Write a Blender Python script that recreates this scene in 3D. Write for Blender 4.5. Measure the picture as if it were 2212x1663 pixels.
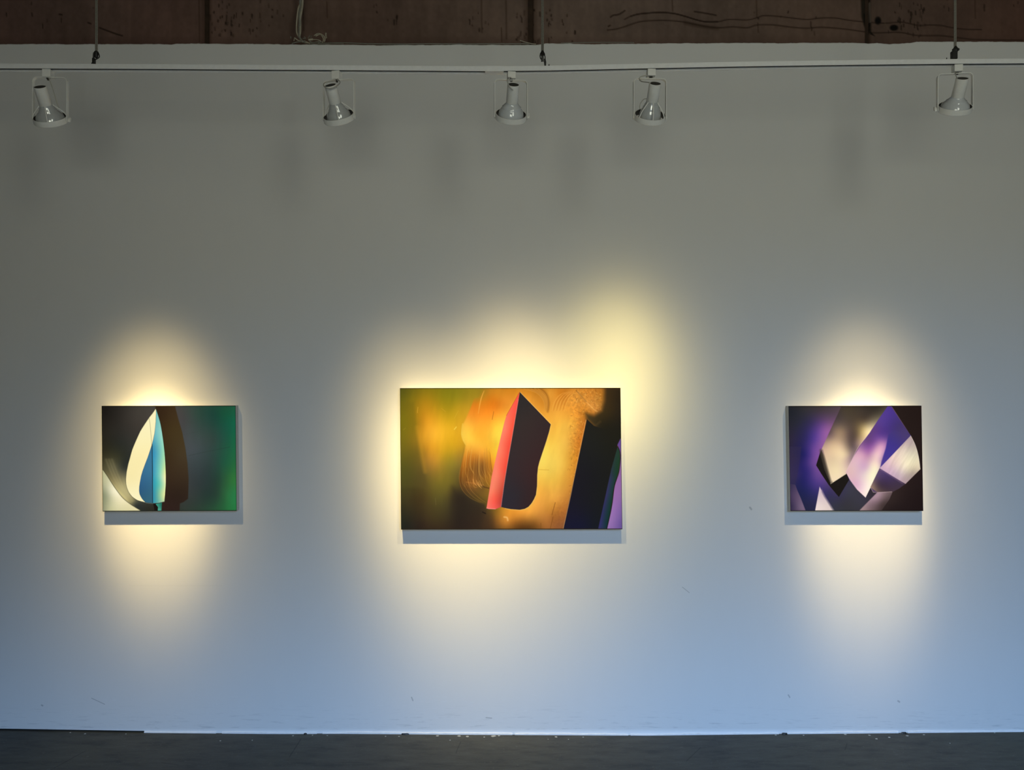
import bpy, bmesh, math, random
import numpy as np
from mathutils import Vector, Matrix

sc = bpy.context.scene
COL = sc.collection
for o in list(bpy.data.objects): bpy.data.objects.remove(o)

# ---------------------------------------------------------------- scale of the place, in metres
F = 1663.0                       # focal length in photo pixels (2212 wide)
CX, CY = 1106.0, 831.5
D_WALL = 4.06                    # camera to picture wall (plane y = 0)
H_CAM = 1.84
D_TRACK = 3.15                   # camera to lighting track
Y_TRACK = D_TRACK - D_WALL
Y_FRONT = -6.15                  # window wall behind the camera
X_L, X_R, Z_CEIL = -4.6, 4.6, 4.7

def W(px, py, d=D_WALL):
    """World point seen at photo pixel (px, py) at distance d in front of the camera."""
    return Vector(((px - CX) * d / F, d - D_WALL, H_CAM + (CY - py) * d / F))

# ---------------------------------------------------------------- camera
cam = bpy.data.cameras.new('camera'); camo = bpy.data.objects.new('camera', cam); COL.objects.link(camo)
cam.sensor_width = 36.0; cam.lens = F / 2212.0 * 36.0
camo.location = (0, -D_WALL, H_CAM); camo.rotation_euler = (math.pi / 2, 0, 0)
cam.clip_start = 0.05
sc.camera = camo

# ---------------------------------------------------------------- sky and street light through the window behind the camera
SKY = (9.6, 17.2, 30.0); GROUND = (5.5, 5.55, 4.55); WORLD = 1.05   # sky above the houses across the street; sunlit street and fronts below
world = bpy.data.worlds.new('daylight'); sc.world = world; world.use_nodes = True
nt = world.node_tree; nt.nodes.clear()
wo = nt.nodes.new('ShaderNodeOutputWorld'); bg = nt.nodes.new('ShaderNodeBackground')
tc = nt.nodes.new('ShaderNodeTexCoord'); sx = nt.nodes.new('ShaderNodeSeparateXYZ'); mr = nt.nodes.new('ShaderNodeMapRange'); rp = nt.nodes.new('ShaderNodeMix')
rp.data_type = 'RGBA'
mr.inputs['From Min'].default_value = 0.17; mr.inputs['From Max'].default_value = 0.30; mr.interpolation_type = 'SMOOTHSTEP'
nt.links.new(tc.outputs['Generated'], sx.inputs[0]); nt.links.new(sx.outputs['Z'], mr.inputs['Value']); nt.links.new(mr.outputs[0], rp.inputs['Factor'])
rp.inputs[6].default_value = (*GROUND, 1); rp.inputs[7].default_value = (*SKY, 1)
nt.links.new(rp.outputs[2], bg.inputs['Color']); bg.inputs['Strength'].default_value = WORLD
nt.links.new(bg.outputs[0], wo.inputs[0])

WIN = [(-0.80, 0.90, 0.9, 2.65), (1.45, 2.60, 1.6, 4.2)]         # two window openings: x0, x1, z0, z1
for a, b, z0, z1 in WIN:
    l = bpy.data.lights.new('window_daylight', 'AREA'); l.shape = 'RECTANGLE'; l.size = b - a; l.size_y = z1 - z0
    l.cycles.is_portal = True
    o = bpy.data.objects.new('window_daylight', l); COL.objects.link(o)
    o.location = ((a + b) / 2, Y_FRONT - 0.44, (z0 + z1) / 2); o.rotation_euler = (math.pi / 2, 0, 0)   # shines along +y

# spotlight beams: (aim point on the wall in photo pixels, strength, beam half angle, edge sharpness, spill, colour)
BEAMS = [((342, 1042), 7.6, .146, 4.14, .354, (1.0, .75, .345)), ((935, 1080), 5.5, .158, 2.8, .31, (1.0, .76, .345)), ((1115, 1075), 6.3, .172, 1.30, .30, (1.0, .76, .345)),
         ((1339, 892), 3.5, .180, 1.30, .10, (1.0, .78, .27)), ((1864, 1068), 6.95, .161, 4.3, .288, (1.0, .77, .40))]
HEADS = [(109.3, 258), (732.5, 253.6), (1103.6, 251), (1403.5, 252.5), (2062.2, 234)]

sc.view_settings.view_transform = 'Standard'; sc.view_settings.look = 'None'; sc.view_settings.gamma = 1.0
sc.view_settings.use_curve_mapping = False; sc.view_settings.exposure = 0.0
sc.cycles.use_denoising = True
sc.cycles.max_bounces = 6; sc.cycles.diffuse_bounces = 4; sc.cycles.caustics_reflective = False; sc.cycles.caustics_refractive = False
# ---------------------------------------------------------------- painting toolkit (flat pictures on the canvases, stains on concrete)
def srgb2lin(c):
    c = np.asarray(c, dtype=np.float32) / 255.0
    return np.where(c <= 0.04045, c / 12.92, ((c + 0.055) / 1.055) ** 2.4).astype(np.float32)

class Picture:
    """A raster of colours (0-255, display values) over a quad of points X, Y."""
    def __init__(s, X, Y, seed=1):
        s.X = X.astype(np.float32); s.Y = Y.astype(np.float32)
        s.img = np.zeros(X.shape + (3,), np.float32)
        s.rng = np.random.RandomState(seed)
    def field(s, pts, power=3.2, eps=18.0):
        """Smooth colour field through the given colour samples (multiquadric interpolation)."""
        P = np.array([(q[0], q[1]) for q in pts], float); C = np.array([q[2] for q in pts], float)
        c2 = 60.0 ** 2 if eps < 50 else 200.0 ** 2
        n = len(P)
        A = np.ones((n + 1, n + 1)); A[n, n] = 0
        A[:n, :n] = np.sqrt(((P[:, None] - P[None]) ** 2).sum(-1) + c2) - np.eye(n) * 6.0
        W = np.linalg.solve(A, np.vstack([C, np.zeros((1, 3))])).astype(np.float32)
        acc = np.zeros(s.X.shape + (3,), np.float32) + W[n]
        for (x, y), w in zip(P, W):
            acc += np.sqrt((s.X - np.float32(x)) ** 2 + (s.Y - np.float32(y)) ** 2 + np.float32(c2))[..., None] * w
        return np.clip(acc, C.min(0) * .8, np.minimum(C.max(0) * 1.04, 255)).astype(np.float32)
    def sdf(s, pts):
        P = np.asarray(pts, np.float32); Q = np.roll(P, -1, 0)
        d = np.full(s.X.shape, 1e9, np.float32); inside = np.zeros(s.X.shape, bool)
        for (ax, ay), (bx, by) in zip(P, Q):
            ex, ey = bx - ax, by - ay
            t = np.clip(((s.X - ax) * ex + (s.Y - ay) * ey) / (ex * ex + ey * ey + 1e-9), 0, 1)
            d = np.minimum(d, (s.X - ax - t * ex) ** 2 + (s.Y - ay - t * ey) ** 2)
            c = (ay > s.Y) != (by > s.Y)
            if ey != 0:
                inside ^= c & (s.X < ex * (s.Y - ay) / ey + ax)
        d = np.sqrt(d)
        return np.where(inside, -d, d)
    def put(s, col, m):
        m = m[..., None]
        s.img = s.img * (1 - m) + np.asarray(col, np.float32) * m
    def shape(s, pts, col, soft=6.0, smooth=False, amount=1.0):
        if smooth: pts = spline(pts, closed=True)
        m = np.clip(0.5 - s.sdf(pts) / soft, 0, 1)
        m = m * m * (3 - 2 * m)
        s.put(s.field(col) if isinstance(col, list) else col, m * amount)
    def line(s, pts, col, w=6.0, soft=4.0, amount=1.0, smooth=True, taper=False):
        if smooth and len(pts) > 2: pts = spline(pts, closed=False)
        P = np.asarray(pts, np.float32)
        lo = P.min(0) - w - soft; hi = P.max(0) + w + soft
        sel = (s.X > lo[0]) & (s.X < hi[0]) & (s.Y > lo[1]) & (s.Y < hi[1])
        X, Y = s.X[sel], s.Y[sel]
        m = np.zeros(X.shape, np.float32); n = len(P) - 1
        for i in range(n):
            (ax, ay), (bx, by) = P[i], P[i + 1]
            ex, ey = bx - ax, by - ay
            t = np.clip(((X - ax) * ex + (Y - ay) * ey) / (ex * ex + ey * ey + 1e-9), 0, 1)
            d = np.sqrt((X - ax - t * ex) ** 2 + (Y - ay - t * ey) ** 2)
            k = 1.0
            if taper:
                u = (i + t) / n
                k = np.sqrt(np.clip(4 * u * (1 - u), 0.02, 1))
            m = np.maximum(m, np.clip(0.5 - (d - w * 0.5 * k) / soft, 0, 1))
        m = (m * amount)[..., None]
        s.img[sel] = s.img[sel] * (1 - m) + np.asarray(col, np.float32) * m
    def noise(s, sx, sy, ang=0.0, octaves=3):
        out = np.zeros(s.X.shape, np.float32); amp = 1.0; tot = 0
        c, n = math.cos(ang), math.sin(ang)
        U0 = s.X * c + s.Y * n; V0 = -s.X * n + s.Y * c
        for o in range(octaves):
            U = U0 / sx * 2 ** o; V = V0 / sy * 2 ** o
            U = U - U.min(); V = V - V.min()
            g = s.rng.rand(int(V.max()) + 3, int(U.max()) + 3).astype(np.float32)
            iu = U.astype(int); iv = V.astype(int); fu = U - iu; fv = V - iv
            fu = fu * fu * (3 - 2 * fu); fv = fv * fv * (3 - 2 * fv)
            out += amp * ((g[iv, iu] * (1 - fu) + g[iv, iu + 1] * fu) * (1 - fv) + (g[iv + 1, iu] * (1 - fu) + g[iv + 1, iu + 1] * fu) * fv)
            tot += amp; amp *= 0.55
        return out / tot - 0.5
    def soft_disc(s, x, y, rx, ry, inner=0.4):
        d = np.sqrt(((s.X - x) / rx) ** 2 + ((s.Y - y) / ry) ** 2)
        return np.clip((1 - d) / (1 - inner), 0, 1)

def spline(pts, closed, n=7):
    P = [np.asarray(p, float) for p in pts]; out = []
    N = len(P)
    for i in range(N if closed else N - 1):
        if closed: a, b, c, d = P[i - 1], P[i], P[(i + 1) % N], P[(i + 2) % N]
        else: a, b, c, d = P[max(i - 1, 0)], P[i], P[i + 1], P[min(i + 2, N - 1)]
        for k in range(n):
            t = k / n
            out.append(0.5 * ((2 * b) + (c - a) * t + (2 * a - 5 * b + 4 * c - d) * t * t + (3 * b - a - 3 * c + d) * t ** 3))
    if not closed: out.append(P[-1])
    return [tuple(o) for o in out]

def quad_grid(corners, nx, ny):
    (ax, ay), (bx, by), (cx, cy), (dx, dy) = corners          # TL TR BR BL
    u, v = np.meshgrid(np.linspace(0, 1, nx), np.linspace(0, 1, ny))
    X = (ax * (1 - u) + bx * u) * (1 - v) + (dx * (1 - u) + cx * u) * v
    Y = (ay * (1 - u) + by * u) * (1 - v) + (dy * (1 - u) + cy * u) * v
    return X, Y

def edge_dark(p, corners, col, top=8, bottom=8, side=4):
    tl, tr, br, bl = corners
    p.line([tl, tr], col, top, 5); p.line([bl, br], col, bottom, 5)
    p.line([tl, bl], col, side, 4); p.line([tr, br], col, side, 4)

def paint_flame(corners, nx, ny):
    p = Picture(*quad_grid(corners, nx, ny), seed=3)
    p.img = p.field([(150,130,(26,24,22)),(500,200,(58,54,50)),(250,400,(41,39,35)),(450,600,(46,48,44)),(150,700,(50,48,33)),(300,740,(58,58,42)),
        (390,860,(50,54,48)),(250,850,(96,92,68)),(300,1000,(140,130,92)),(370,1100,(190,180,128)),(430,1200,(205,194,138)),(180,880,(86,82,58)),
        (480,1275,(160,150,104)),(530,1315,(58,62,54)),(620,1345,(47,50,46)),(700,1370,(44,44,36)),(330,560,(40,42,38)),(560,380,(58,54,50)),(640,200,(64,60,55)),
        (1050,120,(72,70,68)),(1150,250,(66,68,68)),(1300,200,(48,72,64)),(1500,200,(30,70,60)),(1650,200,(26,86,62)),(1750,300,(22,98,72)),
        (1750,130,(30,92,66)),(1300,450,(60,74,72)),(1500,500,(50,72,66)),(1250,800,(60,70,72)),(1500,800,(46,70,64)),(1650,800,(34,90,64)),
        (1750,800,(38,104,62)),(1250,1200,(52,60,58)),(1400,1200,(40,58,52)),(1550,1200,(42,70,54)),(1650,1200,(46,104,60)),(1750,1200,(44,124,70)),
        (1750,1000,(50,118,58)),(1150,1350,(50,58,52)),(1700,1350,(42,114,62)),(1250,650,(68,76,80)),(1600,500,(38,78,66)),(1580,1000,(40,74,56)),(1760,560,(28,100,66))])
    p.img *= (1 + 0.10 * p.noise(120, 400))[..., None]
    # soft folds beneath the bowl
    for k in range(7):
        o = 18 * k
        p.line([(150 + o, 760), (230 + o, 960), (330 + o * .7, 1120), (470 + o * .4, 1270)], (225, 212, 155) if k % 2 else (96, 92, 66), 10, 34, 0.22)
    p.shape([(778,95),(1020,95),(1060,250),(1110,420),(1150,620),(1175,800),(1190,1000),(1186,1150),(1182,1245),(1130,1285),(1082,1305),(1078,1405),(840,1405),(800,700)],
        [(850,200,(50,34,20)),(950,200,(58,42,25)),(1000,400,(64,50,27)),(950,700,(58,44,26)),(1100,700,(66,54,36)),(1000,1000,(54,40,28)),(1050,1200,(44,32,25)),(950,1350,(46,32,28))], soft=14)
    p.line([(1130,450),(1300,415)], (52,60,58), 4, 6, .4); p.line([(1190,712),(1400,665),(1700,605)], (36,50,46), 5, 6, .5)
    p.shape([(115,868),(180,960),(270,1100),(370,1230),(480,1320),(612,1402),(110,1410)],
        [(130,950,(185,186,146)),(160,1200,(150,155,125)),(250,1150,(246,240,206)),(350,1280,(242,233,190)),(200,1370,(190,190,150)),(450,1360,(228,220,172)),(140,1380,(150,152,122))], soft=8)
    p.line([(115,868),(180,960),(270,1100),(370,1230),(480,1320),(612,1402)], (64,62,44), 7, 8, .8)
    cream = [(781,130),(740,190),(700,240),(640,330),(590,410),(535,530),(490,640),(462,740),(440,820),(420,920),(412,1000),(414,1060),(425,1110),(448,1165),(490,1220),(550,1262),(600,1278),(655,1292),
        (620,1255),(600,1225),(583,1190),(577,1150),(578,1100),(585,1050),(600,970),(618,905),(645,830),(680,740),(730,590),(750,515),(766,440),(776,360),(782,290),(786,150)]
    p.shape(cream, [(560,600,(255,243,186)),(480,1000,(252,238,180)),(540,1200,(255,246,196)),(720,300,(255,246,196)),(640,700,(255,240,180))], soft=6)
    p.line(cream[:18], (30,28,24), 5, 6, .55)
    p.shape([(732,585),(680,740),(645,830),(618,905),(600,970),(585,1050),(578,1100),(577,1150),(583,1190),(600,1225),(620,1255),(655,1290),(745,1300),(742,900)],
        [(640,1000,(52,104,142)),(700,700,(58,118,152)),(680,1250,(52,100,122)),(720,900,(58,116,150)),(600,1150,(46,92,128))], soft=6)
    teal = [(787,135),(815,225),(845,330),(872,500),(890,650),(902,800),(908,950),(907,1080),(898,1190),(890,1278),(830,1293),(745,1302),(738,900),(733,585),(752,515),(768,440),(778,360),(784,290)]
    p.shape(teal, [(790,300,(118,192,192)),(760,600,(68,150,182)),(850,560,(140,212,196)),(768,900,(74,160,188)),(835,900,(128,214,192)),(888,900,(215,234,164)),
        (868,700,(150,216,182)),(778,1200,(70,156,172)),(850,1200,(178,216,152)),(898,1000,(252,246,184)),(890,1200,(238,240,172)),(800,1280,(90,170,165)),(820,400,(140,206,202)),(800,700,(84,170,190)),(840,1050,(120,205,180))], soft=6)
    p.line([(790,140),(845,325),(892,650),(910,950),(908,1085),(893,1285)], (22,26,22), 6, 6, .6)
    p.line([(738,575),(742,900),(744,1300)], (30,54,66), 9, 5)
    p.line([(700,245),(715,350),(733,575)], (130,126,92), 4, 5, .8)
    p.shape([(750,1300),(795,1300),(818,1402),(770,1402)], (24,18,16), 10)
    p.shape([(780,1310),(860,1292),(852,1402),(806,1402),(812,1350)], [(830,1320,(48,138,118)),(830,1390,(84,172,148)),(850,1340,(30,100,86))], 7)
    p.line([(655,1294),(745,1303),(890,1282)], (150,190,190), 4, 5, .6)
    edge_dark(p, corners, (16,20,16), 14, 14, 8)
    return p

def paint_amber(corners, nx, ny):
    p = Picture(*quad_grid(corners, nx, ny), seed=7)
    g = [(130,150,(92,86,20)),(130,400,(130,116,16)),(130,700,(110,96,24)),(150,900,(84,80,28)),(150,1100,(66,58,28)),(150,1350,(36,36,26)),
        (220,200,(130,110,18)),(225,450,(146,114,18)),(255,700,(124,100,28)),(300,900,(96,80,33)),(300,1100,(72,56,26)),(300,1350,(50,37,25)),
        (330,250,(180,132,20)),(330,400,(220,150,30)),(400,480,(250,178,44)),(400,550,(252,182,48)),(300,530,(215,150,34)),(370,650,(228,157,36)),(390,760,(200,140,44)),
        (420,850,(160,120,40)),(450,950,(130,110,36)),(450,1100,(95,84,34)),(420,1300,(66,54,28)),(500,200,(142,126,18)),(520,300,(170,140,20)),(560,400,(205,160,26)),
        (560,520,(234,176,34)),(550,600,(225,170,30)),(520,720,(190,150,30)),(560,800,(150,128,38)),(560,950,(116,100,34)),(520,1050,(100,86,34)),(540,1250,(62,52,30)),
        (640,200,(150,130,24)),(660,300,(195,150,30)),(650,450,(222,165,34)),(630,620,(215,160,30)),(620,750,(160,125,40)),(600,900,(110,92,36)),(620,1100,(54,44,28)),
        (640,1300,(42,34,25)),(760,1300,(58,43,27)),(800,1200,(62,50,30)),(700,1180,(50,42,28)),(850,1250,(70,52,30)),(480,1370,(56,42,26))]
    p.img = p.field(g, power=3.6, eps=26)
    p.img *= (1 + 0.10 * p.noise(60, 240, 0.1))[..., None]
    p.shape([(100,240),(228,240),(236,330),(248,440),(262,560),(282,680),(306,800),(330,920),(345,1010),(100,1010)], [(150,300,(116,100,18)),(150,600,(122,106,24)),(200,450,(132,112,20)),(220,620,(126,102,26)),(150,850,(86,80,28)),(270,900,(92,76,32))], 44, amount=.55)
    p.line([(254,470),(276,600),(302,740),(326,870)], (226,160,40), 16, 44, .35)
    p.shape([(575,1010),(640,1060),(720,1120),(850,1180),(850,1290),(820,1390),(600,1395),(570,1250)], (44,34,26), 90, amount=.55)
    om = [(740,250,(215,125,26)),(760,380,(245,150,42)),(700,450,(250,185,60)),(700,560,(255,205,70)),(800,550,(255,180,50)),(800,400,(255,160,45)),(900,250,(226,128,24)),
        (950,350,(250,150,40)),(960,250,(220,120,22)),(1000,200,(225,140,35)),(900,450,(255,170,48)),(930,620,(255,190,54)),(970,560,(255,215,70)),(980,450,(255,200,60)),
        (800,650,(255,185,60)),(740,720,(225,140,40)),(850,700,(250,165,50)),(920,720,(255,182,48)),(700,800,(185,110,30)),(760,820,(150,95,32)),(850,800,(140,88,32)),
        (820,900,(122,80,33)),(900,780,(210,130,32)),(940,800,(255,165,42)),(930,900,(190,120,34)),(700,900,(150,90,28)),(680,960,(120,75,28)),(750,980,(170,105,40)),
        (850,1000,(108,78,30)),(880,960,(160,105,32)),(720,1060,(88,64,32)),(800,1100,(98,74,30)),(850,1080,(125,90,34)),(880,1130,(108,83,30)),(800,180,(170,125,26)),(880,160,(190,125,30)),
        (1100,140,(205,128,28)),(1050,230,(238,145,42)),(1250,180,(225,145,40)),(1350,150,(190,120,30)),(1300,250,(235,155,50)),(1400,250,(205,130,36)),(1450,180,(235,160,55)),
        (1560,180,(208,124,30)),(1550,250,(230,150,50)),(1650,200,(225,150,55)),(1750,180,(225,145,50)),(1850,180,(205,130,45)),(1850,280,(225,150,65)),(1900,250,(190,125,45)),
        (1500,330,(245,170,60)),(1600,330,(245,165,55)),(1700,330,(235,150,50)),(1780,330,(205,128,38)),(1450,450,(250,180,62)),(1600,450,(255,190,70)),(1680,450,(245,170,60)),
        (1740,450,(210,125,40)),(1500,600,(255,200,75)),(1600,620,(250,190,75)),(1700,600,(215,130,40)),(1450,750,(255,212,86)),(1550,800,(250,200,80)),(1660,750,(222,148,45)),
        (1400,900,(255,206,80)),(1500,950,(245,190,70)),(1620,900,(228,158,55)),(1400,1050,(245,175,65)),(1500,1100,(235,165,65)),(1580,1080,(212,142,54)),(1350,1180,(245,165,65)),
        (1250,1250,(250,165,60)),(1450,1200,(210,140,50)),(1560,1200,(192,118,45)),(1100,1250,(236,150,45)),(1000,1250,(170,115,35)),(920,1200,(112,84,30)),(950,1320,(118,76,30)),
        (1060,1310,(218,138,48)),(1150,1345,(132,80,27)),(1250,1355,(110,68,25)),(1340,1350,(140,88,32)),(1400,1300,(190,120,50)),(1420,1370,(168,104,45)),(1500,1300,(158,94,38)),
        (1560,1330,(150,90,45)),(880,1300,(76,54,28)),(850,1370,(58,42,28)),(1050,1380,(140,90,32)),(960,1390,(90,60,28)),(1370,800,(255,215,90)),(1300,1220,(250,168,62))]
    reg = [(850,100),(810,200),(770,210),(735,300),(690,400),(665,450),(654,530),(668,590),(692,625),(682,690),(660,780),(645,850),(634,920),(636,980),(652,1030),(690,1080),(740,1115),(800,1145),(860,1165),
        (880,1230),(860,1300),(850,1410),(2120,1410),(2120,100)]
    F = p.field(om, power=3.6, eps=26)
    m = np.clip(0.5 - p.sdf(reg) / 14, 0, 1)
    fade = p.soft_disc(760, 140, 150, 120, .2) + p.soft_disc(860, 1330, 110, 190, .2)
    m = m * (1 - 0.85 * np.clip(fade, 0, 1))
    p.put(F, m)
    keep = p.img.copy()
    # worn, scraped paint
    n = p.noise(17, 17, 0.6, 3); w = np.clip(p.soft_disc(1760, 230, 240, 190) + p.soft_disc(1690, 620, 90, 420) * .8 + p.soft_disc(1600, 1250, 180, 200) * .5, 0, 1)
    p.img *= (1 + 0.30 * n * w)[..., None]
    p.img *= (1 + 0.12 * p.noise(70, 180, .2) * m)[..., None]
    for k in range(420):                                    # worn specks of the darker ground
        x, y = (1660 + 260 * p.rng.rand(), 130 + 210 * p.rng.rand()) if k < 200 else (1640 + 150 * p.rng.rand() - .22 * (k - 200), 340 + 4.4 * (k - 200))
        if x > 1620 and y < 1380:
            L = 3 + 16 * p.rng.rand() ** 2; a = p.rng.randn() * .9 + .9
            p.line([(x, y), (x + L * math.cos(a), y + L * math.sin(a))], (146, 84, 26) if p.rng.rand() < .6 else (255, 196, 96), 2 + 5 * p.rng.rand(), 6, .12 + .4 * p.rng.rand(), smooth=False)
    # dragged brush marks in the lower left of the orange
    r = p.rng
    for k in range(46):
        x = 672 + 240 * r.rand(); y0 = 640 + 90 * r.rand(); L = 200 + 180 * r.rand(); b = (x - 672) / 240
        pts = [(x, y0), (x - 22 + 34 * b, y0 + L * .4), (x - 32 + 60 * b, y0 + L * .75), (x - 8 + 80 * b, min(y0 + L, 1010))]
        lt = r.rand() < .55
        p.line(pts, (255, 190, 84) if lt else (112, 68, 22), 2 + 4 * r.rand(), 5, .18 + .30 * r.rand(), taper=True)
    for k in range(9):
        o = k * 13
        p.line([(645 + o, 830), (634 + o * 1.0, 930), (660 + o, 1030), (735 + o, 1108), (830 + o * .6, 1150)], (205,145,62) if k % 3 == 0 else (86,60,28), 4, 6, .35, taper=True)
    for x, y in ((770,975),(800,985),(815,1000),(830,990)):
        p.line([(x - 12, y - 40), (x, y), (x + 22, y + 22)], (255,185,95), 5, 5, .7, taper=True)
    p.line([(845,1005),(900,1020)], (80,50,24), 10, 8, .7); p.line([(845,1235),(872,1248)], (24,18,14), 9, 5, .8)
    p.line([(700,965),(760,975),(850,990)], (205,130,60), 8, 12, .5)
    # brush loops along the top
    for k in range(10):
        o = k * 16
        p.line([(1215 + o, 125), (1330 + o * .55, 160), (1395 + o * .3, 230), (1405 + o * .25, 320)], (150,88,22) if k % 2 else (255,186,84), 6, 8, .50, taper=True)
    p.line([(1370,120),(1425,180),(1442,250),(1432,330)], (140,84,24), 14, 22, .55)
    for k in range(9):
        o = k * 14
        p.line([(1470 + o, 320), (1500 + o, 230), (1560 + o * .9, 170), (1650 + o * .6, 150 + o * .2)], (196,110,26) if k % 2 else (255,184,80), 7, 9, .52, taper=True)
    p.line([(1700,150),(1760,220),(1850,310),(1880,330)], (255,190,100), 8, 10, .55); p.line([(1690,140),(1780,240)], (110,66,20), 8, 10, .45)
    p.line([(860,140),(830,220),(805,350)], (255,178,70), 8, 7, .8, taper=True); p.line([(945,330),(932,400)], (150,90,24), 5, 5, .7)
    p.line([(665,440),(655,530),(672,590),(692,628)], (255,212,90), 7, 9, .6); p.line([(262,290),(256,340)], (235,180,60), 5, 5, .6)
    p.line([(590,490),(608,468)], (255,215,80), 8, 5, .9); p.line([(420,1110),(424,1170)], (120,104,56), 5, 5, .5); p.line([(130,495),(150,478)], (170,150,50), 4, 5, .5)
    p.line([(590,390),(625,325)], (225,180,60), 4, 6, .5); p.line([(475,300),(510,330)], (225,170,60), 4, 6, .5)
    p.line([(1500,1150),(1470,1260)], (130,76,26), 6, 6, .7); p.line([(1480,1280),(1455,1385)], (120,70,24), 6, 6, .6); p.line([(1370,1335),(1370,1388)], (120,72,26), 6, 6, .5)
    p.line([(1040,1280),(1065,1285),(1072,1310)], (250,190,105), 14, 10, .8)
    p.line([(1350,852),(1440,856)], (205,150,48), 5, 8, .6)
    # dark cloud in the upper right corner
    dk = [(1975,200,(58,42,20)),(2050,200,(44,33,18)),(2080,350,(38,30,19)),(1950,345,(56,43,20)),(1850,400,(62,48,24)),(1900,450,(40,34,20)),(2000,450,(33,29,19)),(2050,600,(30,28,20)),(1830,440,(66,52,28))]
    p.shape([(1945,90),(1940,230),(1915,320),(1850,362),(1775,345),(1782,400),(1850,470),(1960,560),(2140,620),(2140,90)], dk, 64)
    p.line([(1905,420),(1860,450),(1800,420)], (92,70,34), 14, 24, .45)
    p.shape([(1785,398),(1850,458),(1950,490),(2080,500),(2125,505),(2060,640),(2065,690),(1985,960),(1888,1410),(1565,1410)],
        [(1850,600,(30,30,26)),(1800,900,(26,25,28)),(1700,1200,(26,24,34)),(1750,1350,(23,23,40)),(1950,700,(28,28,23)),(1900,1100,(26,26,25)),(1850,1350,(23,25,30)),(1980,520,(30,28,20))], 9)
    p.line([(1777,405),(1700,780),(1640,1080),(1570,1392)], (238,172,96), 5, 5, .8, smooth=False)
    pu = [(2130,490),(2060,630),(2080,680),(2087,760),(2073,880),(2034,1005),(2014,1160),(1994,1265),(1962,1410),(2140,1410)]
    p.shape(pu, [(2085,580,(105,74,142)),(2075,640,(96,66,132)),(2090,750,(140,100,146)),(2080,900,(146,101,152)),(2060,1050,(150,104,156)),(2050,1200,(146,105,160)),(2010,1330,(150,110,160)),(2095,1200,(125,92,146)),(2090,1350,(105,80,136))], 7)
    p.shape([(2063,645),(2080,690),(2085,760),(2072,870),(2032,1000),(2012,1150),(1992,1260),(1960,1410),(1882,1410),(1955,1080),(2005,850)],
        [(2050,780,(34,58,45)),(2000,950,(46,50,78)),(2022,1000,(28,58,48)),(1950,1150,(50,48,86)),(1987,1150,(26,54,48)),(1920,1330,(48,48,88)),(1957,1330,(22,50,48)),(1975,1040,(50,50,84)),(2040,900,(30,56,44))], 7)
    p.line([(2063,645),(2082,690),(2086,760),(2073,875),(2033,1003),(2013,1155),(1993,1262),(1961,1400)], (16,14,18), 7, 5, .85)
    # dark blade and its red flank
    d1 = [(1180,153),(1460,445),(1445,510),(1418,600),(1388,690),(1358,780),(1345,830),(1338,900),(1336,1000),(1326,1080),(1308,1120),(1285,1158),(1258,1188),(1225,1206),(1180,1215),(1100,1209),(1050,1200),(1008,1188),(1035,1000),(1062,830),(1120,500)]
    p.line(d1[1:17], (255,214,112), 9, 6, .75, smooth=False)
    p.line([(1185,158),(1460,442)], (255,204,110), 8, 5, .8)
    p.shape(d1, [(1200,250,(44,40,40)),(1250,400,(52,42,40)),(1200,700,(54,40,40)),(1300,900,(58,36,36)),(1150,1100,(46,40,44)),(1250,1150,(52,36,36)),(1100,1150,(46,40,46)),(1400,480,(52,38,38))], 6)
    p.shape([(1178,156),(1120,258),(1060,365),(1040,430),(1012,545),(985,660),(930,900),(905,1050),(880,1200),(900,1208),(960,1209),(1010,1190),(1035,1000),(1062,830),(1120,500),(1165,235)],
        [(1140,260,(255,88,72)),(1060,480,(255,126,96)),(1102,480,(255,90,66)),(1020,680,(255,120,90)),(1078,650,(248,80,60)),(980,880,(255,126,96)),(1043,850,(245,80,60)),(940,1050,(255,126,92)),
         (962,1130,(255,84,64)),(910,1180,(255,112,92)),(1022,1050,(205,74,55)),(1000,1160,(195,74,60)),(970,1190,(250,90,75)),(1080,380,(255,110,84))], 6)
    p.line([(1168,220),(1120,505),(1064,830),(1036,1010),(1012,1185)], (236,140,140), 4, 4, .75)
    p.line([(1060,365),(1120,258),(1175,160)], (150,50,30), 4, 5, .5); p.line([(882,1200),(960,1207)], (255,170,160), 5, 4, .7)
    edge_dark(p, corners, (40,30,14), 10, 12, 6)
    return p

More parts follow.
